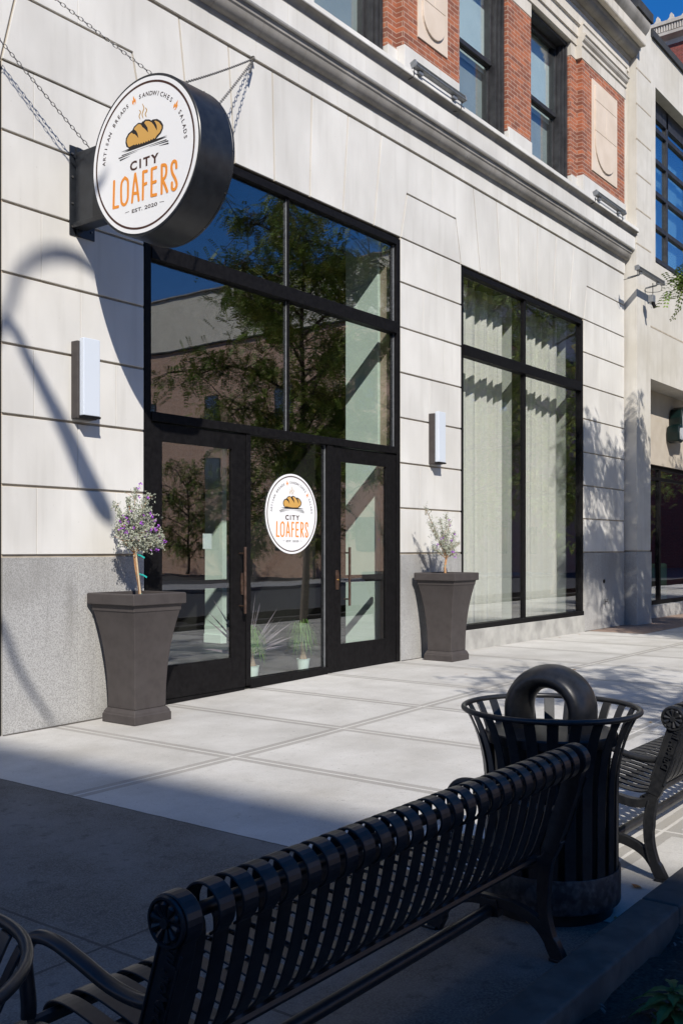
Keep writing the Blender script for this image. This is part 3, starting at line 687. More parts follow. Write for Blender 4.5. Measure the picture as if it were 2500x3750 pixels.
# -------------------------------- window sticker and small notices
ST = thing('window_sticker', 'round white bread shop logo sticker on the glass between the two doors', 'sticker', (8.87,.058,1.906))
def mkT(o, Rr, right, nrm, step=.0006):
    O = Vector(o); rt = Vector(right); nn = Vector(nrm)
    return lambda x,y,l: O + rt*(x*Rr) + Vector((0,0,1))*(y*Rr) + nn*(l*step)
m = MB(); m.prism([(.465*math.cos(R(a)), .465*math.sin(R(a))) for a in range(0,360,4)], 'y', -.003, 0); m.build('sticker_disc', 'white_face', ST)
logo(mkT((0,-.003,0), .465, (1,0,0), (0,-1,0)), ST)
m = MB(); m.prism([(6.825+.055*math.cos(R(a)),1.615+.055*math.sin(R(a))) for a in range(0,360,15)], 'y', .071, .074)
tag(m.build('yellow_sticker', 'sticker_yellow'), 'small round yellow sticker at the left edge of the left door glass', 'sticker')
m = MB(); m.box(11.0,11.004,.0,.0,0,0)
m = MB(); m.box(7.42,7.55,.05,.053,1.5,1.66); 
tag(m.build('paper_notice', 'paper'), 'small pale paper notice behind the left door glass', 'notice')

# -------------------------------- round hanging sign
SG = thing('hanging_sign', 'round black drum shop sign with white bread logo face hung on chains from the wall', 'shop sign', (5.76,0,4.75))
def drum():
    m = MB(); n = 72; vs = []; fs = []
    prof = [(.0,-.195),(.635,-.195),(.640,-.200),(.655,-.200),(.660,-.194),(.660,.0),(.6605,.02),(.660,.165),(.657,.168),(.660,.172),(.660,.19),(.655,.195),(.0,.195)]
    pr = prof[1:-1]
    for r, x in pr:
        for k in range(n): a = k*2*math.pi/n; vs.append((x, -1.13+r*math.cos(a), r*math.sin(a)))
    for i in range(len(pr)-1):
        for k in range(n): fs.append((i*n+k, i*n+(k+1)%n, (i+1)*n+(k+1)%n, (i+1)*n+k))
    fs += [tuple(range(n)), tuple(range((len(pr)-1)*n, len(pr)*n))]
    m.add(vs, fs); return m
drum().build('drum', 'sign_black', SG, smooth=30)
m = MB(); m.prism([(-1.13+.636*math.cos(R(a*4)), .636*math.sin(R(a*4))) for a in range(90)], 'x', -.203, -.196); FC = m.build('sign_face', 'white_face', SG)
logo(mkT((-.2032,-1.13,0), .636, (0,-1,0), (-1,0,0), .0009), FC)
m = MB(); m.box(-.08,.2,-.012,0,-.405,.405); m.box(-.015,.035,-.03,-.012,-.40,.40); m.build('wall_plate', 'sign_black', SG, bevel=.002)
m = MB(); m.box(-.03,.05,-.48,-.03,-.30,.34); m.box(-.06,.08,-.50,-.03,-.345,-.30); m.build('bracket_arm', 'sign_black', SG, bevel=.003)
m = MB()
for z in (-.33,-.12,.12,.33):
    for x in (-.055,.16): m.tube([(x,-.012,z),(x,-.022,z)], .010, 8)
for k in range(0,360,30): m.tube([(.17,-1.13+.658*math.cos(R(k)),.658*math.sin(R(k))),(.17,-1.13+.664*math.cos(R(k)),.664*math.sin(R(k)))], .006, 6)
m.each('bolt', 'chain_steel', SG, smooth=40)
def chain(p, q, sag, name='chain', pitch=.040, lw=.012, r=.0032):
    p = Vector(p); q = Vector(q); L = (q-p).length; n = int(L/pitch); m = MB()
    for i in range(n):
        def at(t): c = p.lerp(q,t); c.z -= sag*4*t*(1-t); return c
        a = at(i/n); b = at((i+1)/n); d = (b-a).normalized(); c = (a+b)/2; s1 = d.orthogonal().normalized(); s2 = d.cross(s1).normalized(); sd_ = s1 if i%2 else s2
        h = pitch*.70; pts = [c+d*h*math.cos(R(k))*(.9)+sd_*lw*math.sin(R(k)) for k in range(0,360,36)]
        m.tube(pts, r, 5, closed=True)
    return m.build(name, 'chain_steel', SG, smooth=50)
o3 = Vector((5.76,0,4.75))
def rel(x,y,z): return (x-o3.x, y, z-o3.z)
chain(rel(3.42,-.02,6.88), rel(5.66,-1.16,5.43), .015)
chain(rel(8.10,-.02,6.87), rel(5.86,-1.16,5.43), .015)
chain(rel(8.10,-.03,6.85), rel(5.96,-1.30,5.02), .02)
chain(rel(3.42,-.02,6.85), rel(5.75,-.20,5.10), .02)
m = MB()
for x in (3.42,8.10):
    c = Vector(rel(x,-.03,6.87)); m.tube([c+Vector((.0,.03*math.cos(R(k))-.0,.03*math.sin(R(k)))) for k in range(0,360,30)], .008, 6, closed=True)
    m.tube([c+Vector((0,.03,0)), c+Vector((0,.07,0))], .012, 6)
for q in (rel(5.66,-1.16,5.42), rel(5.86,-1.16,5.42)):
    m.tube([Vector(q)+Vector((.02*math.cos(R(k)),0,.02*math.sin(R(k))-.008)) for k in range(0,360,30)], .005, 6, closed=True)
m.tube([rel(8.08,-.05,6.80), rel(7.98,-.10,6.66)], .012, 6)
m.build('chain_anchor', 'chain_steel', SG, smooth=50)

# -------------------------------- wall lamps
def wlamp(x, label):
    T = thing('wall_lamp', label, 'wall lamp', (x,0,3.03), 'upright wall lamps on the stone piers')
    m = MB(); m.box(-.11,.11,-.09,-.001,-.35,.35); m.build('housing', 'planter_brown', T, bevel=.004)
    m = MB(); m.box(-.085,.10,-.15,-.088,-.325,.375); m.build('diffuser', 'lens', T, bevel=.006)
    m = MB(); m.box(-.088,.104,-.155,-.087,-.345,-.327); m.build('end_cap', 'bronze_black', T)
wlamp(5.81, 'tall white wall lamp on the stone pier left of the doors')
wlamp(11.86, 'tall white wall lamp on the stone pier between the doors and the curtained window')

# -------------------------------- linear floodlights
def flood(xa, xb, y, z, tilt, label, box=False):
    T = thing('floodlight', label, 'floodlight', (xa,y,z), 'long aluminium floodlights on the facades')
    m = MB(); L = xb-xa; c, s = math.cos(R(tilt)), math.sin(R(tilt))
    prof = [(-.04,-.040),(-.025,-.046),(.035,-.04),(.04,.03),(-.028,.04),(-.040,.030),(-.030,.020),(-.043,.010),(-.030,.0),(-.043,-.010),(-.030,-.020),(-.043,-.03)]
    prof = [(a*c-b*s, a*s+b*c) for a,b in prof]
    m.prism(prof, 'x', .02, L-.02); m.build('housing', 'aluminium', T)
    m = MB()
    e = [(a,b) for a,b in [(-.048,-.04),(-.03,-.052),(.045,-.045),(.045,.04),(-.03,.048),(-.048,.035)]]; e = [(a*c-b*s, a*s+b*c) for a,b in e]
    m.prism(e, 'x', 0, .02); m.prism(e, 'x', L-.02, L); m.each('end_plate', 'aluminium', T, bevel=.003)
    for f_ in (.13,.80):
        m = MB(); x = L*f_; m.tube([(x,.0,-.05),(x,.03,-.10),(x,-y*.55-.03,-.12)], .018, 6); m.box(x-.05,x+.05,-.02,.02,-.085,-.05); m.build('bracket', 'aluminium', T, smooth=40)
    m = MB(); m.tube(spline([(.03,.0,-.045),(.04,.03,-.15),(-.02,-y*.5,-.2)],5), .006, 5)
    m.tube(spline([(L-.05,0,-.05),(L-.06,.03,-.17),(L*.85,-y*.5,-.18),(L*.8,-y*.5,-.12)],5), .006, 5)
    m.build('cable', 'cable', T, smooth=60)
    if box:
        m = MB(); m.box(L*.72-.07,L*.72+.07,.03,.13,-.45,-.31); m.each('junction_box', 'aluminium', T, bevel=.006)
        m = MB(); m.tube([(L*.72,.06,-.45),(L*.73,.02,-.56)], .035, 8); m.tube([(L*.72,.06,-.32),(L*.70,.05,-.08)], .008, 6); m.build('sensor', 'bronze_black', T, smooth=40)
flood(10.90, 12.20, -.30, 7.83, -18, 'long aluminium floodlight on the cornice under the brick pier with the nearer stone panel')
flood(16.80, 18.15, -.30, 7.83, -18, 'long aluminium floodlight on the cornice under the corner brick pier')
flood(18.27, 19.68, -.50, 6.80, -5, 'long aluminium floodlight with junction box on the cream corner pilaster', True)

# -------------------------------- hose bib on the granite
HB = thing('hose_bib', 'small metal water tap low on the granite base right of the tall window', 'tap', (17.92,-.006,.51))
m = MB(); m.lathe([(.045,-.0),(.045,.012)], (0,0,0), 16); 
m = MB(); m.box(-.05,.05,-.012,0,-.05,.05); m.build('plate', 'aluminium', HB, bevel=.004)
m = MB(); m.tube([(0,-.01,0),(0,-.07,0),(0,-.09,-.04)], .016, 8); m.tube([(-.03,-.06,.035),(.03,-.06,.035)], .008, 6); m.tube([(0,-.06,0),(0,-.06,.035)], .008, 6); m.build('spout', 'chain_steel', HB, smooth=40)
m = MB(); m.prism([(17.895+.035*math.cos(R(a)),.89+.035*math.sin(R(a))) for a in range(0,360,20)], 'y', -.02, -.004)
tag(m.build('vent_cap', 'bronze_black'), 'small round dark vent cap in the granite above the water tap', 'vent cap')

# ================================================================== NEXT BUILDING
NB = thing('corner_building', 'cream stuccoed building with black gridded blue windows beyond the shop', 'building', (0,0,0))
m = MB(); 
m.box(19.0,19.76,-.225,.5,1.47,12.1)
m.build('pilaster', 'stucco', NB, bevel=.004)
m = MB(); m.box(18.98,19.77,-.24,.5,-.1,1.44); m.build('pilaster_base', 'granite', NB, bevel=.006)
m = MB(); m.box(19.02,19.75,-.215,.4,1.43,1.48); m.build('pilaster_joint', 'groove', NB)
m = MB()
m.box(19.765,40,-.218,.5,4.94,7.35); m.box(19.765,40,-.218,.5,10.93,11.85); m.box(19.765,20.05,-.218,.5,7.35,10.93); m.box(26,40,-.218,.5,7.35,10.93)
m.each('wall', 'stucco', NB)
m = MB()
for z in (7.47,8.15,8.84,9.52,10.21,10.9): m.box(18.995,19.764,-.229,-.21,z,z+.028)
m.box(19.772,40,-.222,-.21,5.98,6.01)
m.each('reveal_joint', 'groove', NB)
m = MB(); m.box(18.97,19.80,-.27,.6,12.1,12.28); m.box(19.80,40,-.27,.6,11.85,11.99); m.box(19,40,.5,12,11.8,11.86); m.each('coping', 'roof_tar', NB)
m = MB(); m.box(19.77,40,.30,.5,3.34,4.94); m.build('spandrel', 'stucco_tan', NB)
m = MB(); m.box(19.77,40,.22,.6,-.1,.27); m.build('storefront_plinth', 'granite', NB, bevel=.006)
m = MB(); m.box(19.0,40,9,9.1,-.1,11.8); m.box(19,19.1,.5,9,-.1,11.8); m.box(19.1,40,.6,9,-.1,-.02); m.each('interior_wall', 'dark_wall', NB)
m = MB(); m.box(19.8,26,.5,.55,7.3,11.2); m.build('window_lining', 'blind_light', NB)
m = MB(); m.box(19.77,19.86,.36,.46,.27,3.34); m.box(21.9,22.0,.36,.46,.27,3.34); m.box(19.86,40,.361,.459,.27,.36); m.box(19.86,40,.361,.459,3.02,3.08); m.box(19.86,40,.361,.459,3.25,3.34); SF = m.build('storefront_frame', 'bronze_black', NB)
m = MB(); m.box(19.86,40,.40,.41,.36,3.25); m.build('glass_pane', 'glass_store', SF)
m = MB(); m.box(20.1,21.8,.9,1.0,.0,1.15); m.box(22.3,24,.9,1,0,1.15); m.build('booth_back', 'booth_green', NB, bevel=.05)
m = MB(); z0, z1 = 7.35, 10.93
for x in (20.05,21.33,22.72,24.1,25.5): m.box(x-.0,x+.10,.0,.1,z0,z1)
for z in (7.36,7.56,8.25,8.96,9.64,10.30): m.box(20.15,26,.002,.098,z,z+.09)
m.box(20.06,26,.0,.3,10.56,10.93)  # black box standing in for the shade under the window head
UW = m.build('grid_window', 'window_black', NB, bevel=.003)
m = MB(); m.box(20.1,26,.05,.058,z0,z1); m.build('window_pane', 'glass_blue', UW)
m = MB()
for x in (20.16,21.44,22.83,24.21): m.box(x,x+1.0,.16,.165,7.66,10.0)
m.each('roller_blind', 'blind_light', UW)
# channel letter sign on the spandrel
LS = thing('channel_sign', 'dark green edged channel letter sign on the tan wall of the corner building', 'sign', (22.3,.3,4.15))
out = [(-.15,-.25),(.06,-.28),(.12,-.22),(.55,-.2),(.62,.0),(.62,.35),(.5,.5),(.25,.55),(.08,.48),(.02,.3),(.03,.12),(-.13,.1),(-.17,-.05)]
m = MB(); m.prism(out, 'y', -.30, -.02); m.build('letter_box', 'sign_green', LS, bevel=.03, seg=3)
m = MB(); m.prism(inset(out,.06), 'y', -.31, -.298); m.build('letter_face', 'sign_grey', LS)

# ================================================================== FAR AND OPPOSITE BUILDINGS
FB = thing('far_tower', 'dark red brick building with ornate pale cornice against the sky', 'building', (0,0,0))
m = MB(); m.box(45,60,-2,24,-.3,24.62); m.build('wall', 'brick_dark', FB)
pr = [(44.99,24.40),(44.95,24.60),(44.62,24.72),(44.60,24.84),(44.66,24.86),(44.66,25.16),(44.55,25.18),(44.53,25.32),(45.6,25.32),(45.6,24.40)]
m = MB(); m.prism(pr, 'y', -3, 25); m.build('cornice', 'limestone_warm', FB)
m = MB()
for i in range(230): m.box(44.60,44.665,-2.9+i*.12,-2.9+i*.12+.06,24.88,25.15)
m.build('fluting', 'limestone_warm', FB)
m = MB()
for i in range(44):
    y = -2.7+i*.62; m.prism([(y-.22,25.32),(y+.22,25.32),(y+.15,25.36),(y+.08,25.44),(y+.07,25.54),(y,25.62),(y-.07,25.54),(y-.08,25.44),(y-.15,25.36)], 'x', 44.56, 44.72)
m.build('cresting', 'limestone_warm', FB)
def block(name, label, x0,x1,y0,y1,h, mat, nw, nf, wz=3.2, capmat='limestone_weathered', end=0):
    B = thing(name, label, 'building', (0,0,0))
    m = MB(); m.box(x0,x1,y0,y1,-.3,h); m.build('wall', mat, B)
    m = MB(); m.box(x0-.2,x1+.2,y1-.3,y1+.25,h,h+.35); m.box(x0-.2,x1+.2,y0-.2,y1-.3,h,h+.1); m.build('coping', capmat, B)
    if end:
        for f_ in range(nf):
            for i in range(end):
                cy = y1-(y1-y0)/end*(i+.5); zz = 1.4+f_*wz
                m = MB(); m.box(x0-.05,x0,cy-.7,cy+.7,zz,zz+2.0); w = m.build('window', 'window_black', B)
                m = MB(); m.box(x0-.06,x0-.05,cy-.6,cy+.6,zz+.08,zz+1.92); m.build('pane', 'glass_upper', w)
    st = (x1-x0)/nw
    for f_ in range(nf):
        for i in range(nw):
            cx = x0+st*(i+.5); zz = 1.2+f_*wz
            if zz+1.9 > h: continue
            m = MB(); m.box(cx-.6,cx+.6,y1+.0,y1+.05,zz,zz+1.8); w = m.build('window', 'window_black', B)
            m = MB(); m.box(cx-.52,cx+.52,y1+.05,y1+.06,zz+.08,zz+1.72); m.build('pane', 'glass_blue', w)
block('office_block', 'tall stone office block across the street that shades the pavement', -62,-16.88,-50,-26.25,26.65,'beige_stucco',8,2)
block('bed_shade_block', 'unseen brick block added across the street to shade the planting bed', -16.6,-5,-46,-26.25,19.65,'brick_dark',4,2)  # added out of view; its height sets the shade edge along the bed
block('brick_shop', 'brown brick building whose sunny end wall closes the open lot across the street', 48,84,-62,-24,15.2,'brick_brown',8,3, 4.2, 'roof_tar', 6)
block('beige_block', 'beige building rising behind the brown brick building across the street', 58,90,-84,-26,22.5,'beige_stucco',5,1)
block('horizon_screen', 'unseen dark brick block added at the street end to darken the glass reflections', 95,120,-70,30,16,'brick_dark',4,2)  # added so the shop glass mirrors dark brick instead of bright horizon sky
# ================================================================== PLANTERS AND SHRUBS
def planter(x, y, z, label):
    T = thing('planter', label, 'planter', (x,y,z), 'tall flared square planters')
    m = MB(); prof = [(.222,0),(.222,.075),(.215,.085),(.212,.10),(.195,.125),(.190,.13)]
    m.squares(prof, (0,0,0)); m.build('foot', 'planter_brown', T, bevel=.006, seg=3)
    m = MB(); prof = []
    for i in range(15):
        t = i/14; prof.append((.186+.004*t+ .104*t**2.3, .13+t*.95))
    m.squares(prof, (0,0,0)); m.build('body', 'planter_brown', T, bevel=.006, smooth=30, seg=3)
    m = MB(); a, b = .318, .285
    vs = []; 
    for h, zz in ((.300,1.075),(a,1.08),(a,1.172),(a-.008,1.18),(b,1.18),(b,1.02)): vs += [(-h,-h,zz),(h,-h,zz),(h,h,zz),(-h,h,zz)]
    m.add(vs, [(i*4+k, i*4+(k+1)%4, (i+1)*4+(k+1)%4, (i+1)*4+k) for i in range(5) for k in range(4)]); m.build('rim', 'planter_brown', T, bevel=.004)
    m = MB(); n = 14; vs = [(-b+2*b*i/n, -b+2*b*j/n, 1.10+rnd.uniform(-.012,.012)) for j in range(n+1) for i in range(n+1)]
    m.add(vs, [(j*(n+1)+i, j*(n+1)+i+1, (j+1)*(n+1)+i+1, (j+1)*(n+1)+i) for j in range(n) for i in range(n)]); m.build('soil', 'potting_soil', T)
    return T
planter(6.166, -.356, gz(6.17), 'tall dark brown flared planter left of the entrance doors')
planter(11.58, -.392, gz(11.58), 'tall dark brown flared planter between the doors and the curtained window')

def leafquad(m, p, d, w, L, r):
    d = d.normalized(); s = d.cross(Vector((r.uniform(-1,1), r.uniform(-1,1), r.uniform(-1,1)))).normalized()*w/2
    m.v += [tuple(p), tuple(p+d*L*.5+s), tuple(p+d*L), tuple(p+d*L*.5-s)]; o = len(m.v)-4; m.f.append((o,o+1,o+2,o+3))
def shrub(x, y, z, tips, seed, dens, nflow, label, stem, stake=True, lw=.011):
    r = random.Random(seed); T = thing('shrub', label, 'shrub', (x,y,z))
    mt = MB(); lf = MB(); fl = MB(); fork = Vector(stem[-1])
    if stake:
        mt.tube(spline([Vector(p) for p in stem], 5), .011, 8); mt.tube(spline([Vector(p)+Vector((.012*math.sin(3*i),.012,0)) for i,p in enumerate(stem)], 5), .009, 8)
    else: mt.tube(spline([Vector(p)+Vector((.006*(-1)**i,0,0)) for i,p in enumerate(stem)], 5), .015, 8)
    for (tx,ty,tz,k) in tips:
        tip = Vector((tx,ty,tz)); mid = fork.lerp(tip,.45)+Vector((r.uniform(-.03,.03),r.uniform(-.03,.03),-.01+.1*abs(tx-fork.x)))
        path = spline([fork, mid, tip], 10); nn = len(path)
        mt.tube(path, [.006*(1-.75*i/nn) for i in range(nn)], 5)
        for _ in range(int(dens*k)):
            t = r.uniform(.25,1)**.8; i = min(int(t*(nn-1)), nn-2); p = path[i].lerp(path[i+1], t*(nn-1)-i)
            sp = .055*k**.5*(1.25-.7*t); dirn = Vector((r.gauss(0,1), r.gauss(0,1), r.gauss(.5,1))).normalized()
            q = p + dirn*abs(r.gauss(0,1))*sp
            for _ in range(4):
                d = Vector((r.gauss(0,1), r.gauss(0,1), r.gauss(.5,.8)))
                leafquad(lf, q+Vector((r.gauss(0,.008),r.gauss(0,.008),r.gauss(0,.008))), d, lw, lw*1.9, r)
            if r.random() < .12: mt.tube([p, q], .0018, 3)
    for _ in range(nflow):
        tx,ty,tz,k = r.choice(tips); t = r.uniform(.6,1.0); p = fork.lerp(Vector((tx,ty,tz)), t)+Vector((r.gauss(0,.035),-abs(r.gauss(0,.045)),r.gauss(0,.03)))
        for _ in range(7): leafquad(fl, p+Vector((r.gauss(0,.006),r.gauss(0,.006),r.gauss(0,.006))), Vector((r.gauss(0,1),r.gauss(-.4,1),r.gauss(0,1))), .015, .020, r)
    lf.raw = fl.raw = 1
    mt.build('stem', 'bark_orange', T, smooth=60); lf.build('foliage', 'leaf_sage', T); fl.build('flowers', 'flower_purple', T)
    if stake:
        m = MB(); m.tube([(stem[0][0]-.015,-.02,0),(stem[0][0]-.10,-.02,.60)], .008, 8); m.build('stake', 'stake', T)
        m = MB()
        for zz, t in ((.05,.02),(.24,.3),(.42,.65)):
            p = Vector(stem[0]).lerp(Vector(stem[-1]), t); c = Vector((p.x,-.01,zz)); m.tube([c+Vector((.022*math.cos(R(k)),.022*math.sin(R(k)),.01*math.sin(R(k*2)))) for k in range(0,360,40)], .006, 5, closed=True)
            m.add([c+Vector(v) for v in ((.0,-.03,.0),(.05,-.04,-.03),(.06,-.035,-.015),(.01,-.02,.012))], [(0,1,2,3)])
        m.build('plant_tie', 'tie_teal', T)
    else:
        m = MB(); m.tube([Vector((stem[1][0]+.016*math.cos(R(k)), .016*math.sin(R(k)), .17)) for k in range(0,360,40)], .004, 4, closed=True); m.build('plant_tie', 'tie_teal', T)
zt = gz(6.17)+1.10
sc = lambda L: [(a,b,c,d) for a,b,c,d in L]
shrub(6.17, -.36, zt, [(-.02,.0,1.03,.8),(.10,-.03,.98,1.3),(-.10,.02,.93,1.2),(-.22,.0,.80,1.0),(-.16,-.05,.80,1.3),(.02,-.06,.84,1.5),(.14,.03,.86,1.2),(.17,-.03,.74,1.1),(-.22,.03,.66,.8),(-.12,-.04,.64,1.0),(.05,-.05,.68,1.3),(-.02,.08,.75,1.2),(.30,.0,.60,1.1),(.24,-.05,.54,1.0),(.33,.03,.50,.8),(.12,.02,.58,.9),(-.2,.1,.9,.5)],
      3, 170, 42, 'staked round headed shrub with purple flowers in the planter left of the doors', [(.04,0,-.02),(.02,0,.15),(-.01,.0,.30),(-.04,.0,.44)])
zt = gz(11.58)+1.10
shrub(11.58, -.39, zt, [(1.35*a,b,c,d) for a,b,c,d in [(-.40,.0,.95,.9),(-.30,.02,.72,.9),(-.13,.0,.80,1.0),(-.03,-.02,.86,.9),(-.07,.02,.62,1.1),(.06,.0,.80,.8),(.12,-.02,.62,.9),(-.16,-.02,.52,1.1),(.02,.03,.55,1.0),(.13,.02,.42,.8),(.26,.0,.48,.8),(.22,.0,.33,.5),(-.2,.05,.42,.8),(-.02,-.04,.42,.9)]],
      5, 105, 18, 'open straggly sage shrub with few purple flowers in the planter right of the doors', [(-.02,0,-.02),(-.03,0,.14),(-.01,.0,.27)], stake=False)
def litter(pts, z, label, group, sd):
    for i, (x, y, s) in enumerate(pts):
        r = random.Random(sd+i); m = MB(); vs = []
        for k in range(10):
            a = R(k*36); rr = s*(1 if k%2 else .45); vs.append((x+rr*math.cos(a), y+rr*math.sin(a), z+abs(rr)*.35*r.uniform(-.4,1)))
        m.add(vs, [tuple(range(10))]); o = m.build('fallen_leaf', 'leaf_litter'); tag(o, label[i], 'leaf', group)
litter([(6.10,-.5,.05),(6.28,-.48,.05),(6.0,-.42,.03)], gz(6)+1.14, ['yellow lobed leaf lying left of the stem in the left planter','reddish lobed leaf lying right of the stem in the left planter','small dry leaf at the edge of the left planter soil'], 'dry leaves in the left planter', 4)

r_ = random.Random(21)
for i in range(16):
    x, y = r_.choice([(r_.uniform(7,17), r_.uniform(-.25,-.05)), (r_.uniform(8,14), r_.uniform(-4.5,-1)), (r_.uniform(3.6,5), r_.uniform(-5.8,-5.2))]); s_ = r_.uniform(.012,.028); a = r_.uniform(0,6)
    m = MB(); vs = [(x+s_*(1.6 if k in (0,5) else .8)*math.cos(a+k*.628), y+s_*(1.6 if k in (0,5) else .8)*math.sin(a+k*.628), gz(x)+.004+s_*.35*r_.random()) for k in range(10)]; m.add(vs, [tuple(range(10))])
    tag(m.build('fallen_leaf', 'leaf_litter'), 'small dry brown leaf lying on the pavement', 'leaf', 'dry leaves scattered on the pavement')
# plants behind the glass
def ponytail(x, y, label, h=.0):
    T = thing('potted_palm', label, 'potted plant', (x,y,-.01), 'ponytail palms in ribbed mint pots')
    m = MB(); prof = [(.055,0),(.062,.01)]
    for i in range(9): t = i/8; r_ = .058+.020*t; prof += [(r_,.02+t*.15),(r_+.003,.028+t*.15)]
    prof += [(.083,.175),(.084,.182),(.076,.182),(.074,.165)]; m.lathe(prof, (0,0,0), 28); m.build('pot', 'pot_mint', T, smooth=50)
    m = MB(); m.lathe([(.074,.168),(.06,.180),(.03,.185)], (0,0,0), 20); m.build('soil', 'potting_soil', T)
    m = MB(); m.tube(spline([(0,0,.17),(0,0,.24),(-.01,0,.32),(-.025,0,.39)],5), [.05,.046,.042,.036,.031,.028,.026,.024,.022,.021,.02,.02,.02,.019,.018,.018], 12); m.build('trunk', 'palm_trunk', T, smooth=60)
    m = MB(); r = random.Random(int(x*100))
    for _ in range(190):
        a = r.uniform(0,2*math.pi); L = r.uniform(.18,.38); rise = r.uniform(.08,.34)
        p0 = Vector((-.025,0,.39+r.uniform(-.02,.03))); d = Vector((math.cos(a),math.sin(a),0)); pts = []
        for k in range(6): t = k/5; pts.append(p0+d*L*(t**.8)*.62+Vector((0,0,rise*math.sin(t*2.2)-L*.75*t*t)))
        s = d.cross(Vector((0,0,1)))*.0045; o = len(m.v)
        for k, p in enumerate(pts): w = 1-(k/5)**3*.9; m.v += [tuple(p+s*w), tuple(p-s*w)]
        m.f += [(o+2*k,o+2*k+1,o+2*k+3,o+2*k+2) for k in range(5)]
    m.raw = 1; m.build('leaves', 'leaf_palm', T)
ponytail(8.39, .24, 'mint potted ponytail palm behind the glass beside the left door')
ponytail(9.30, .24, 'mint potted ponytail palm behind the glass beside the right door')
PH = thing('spiky_plant', 'spiky grey purple flax plant on the floor between the two mint potted palms', 'plant', (8.66,.55,.02))
m = MB(); m.lathe([(.11,0),(.15,.02),(.17,.2),(.16,.2)], (0,0,0), 24); m.build('pot', 'sign_black', PH, smooth=40)
m = MB(); r = random.Random(11)
for i in range(46):
    a = R(-90+r.uniform(-100,100)) if i % 3 else r.uniform(0,6.28); el = R(r.uniform(12,88)); L = r.uniform(.6,.95); p0 = Vector((0,0,.2)); d = Vector((math.cos(a)*math.cos(el), math.sin(a)*math.cos(el)*.45, math.sin(el)))
    s = d.cross(Vector((.3,-1,.2))).normalized()*.022; o = len(m.v)
    for k in range(5):
        t = k/4; p = p0+d*L*t-Vector((0,0,.08*t*t*math.cos(el))); w = (.5+1.2*t if t < .4 else 1-(t-.4)/.6*.97); m.v += [tuple(p+s*w), tuple(p-s*w)]
    m.f += [(o+2*k,o+2*k+1,o+2*k+3,o+2*k+2) for k in range(4)]
m.raw = 1; m.build('leaves', 'leaf_phormium', PH)

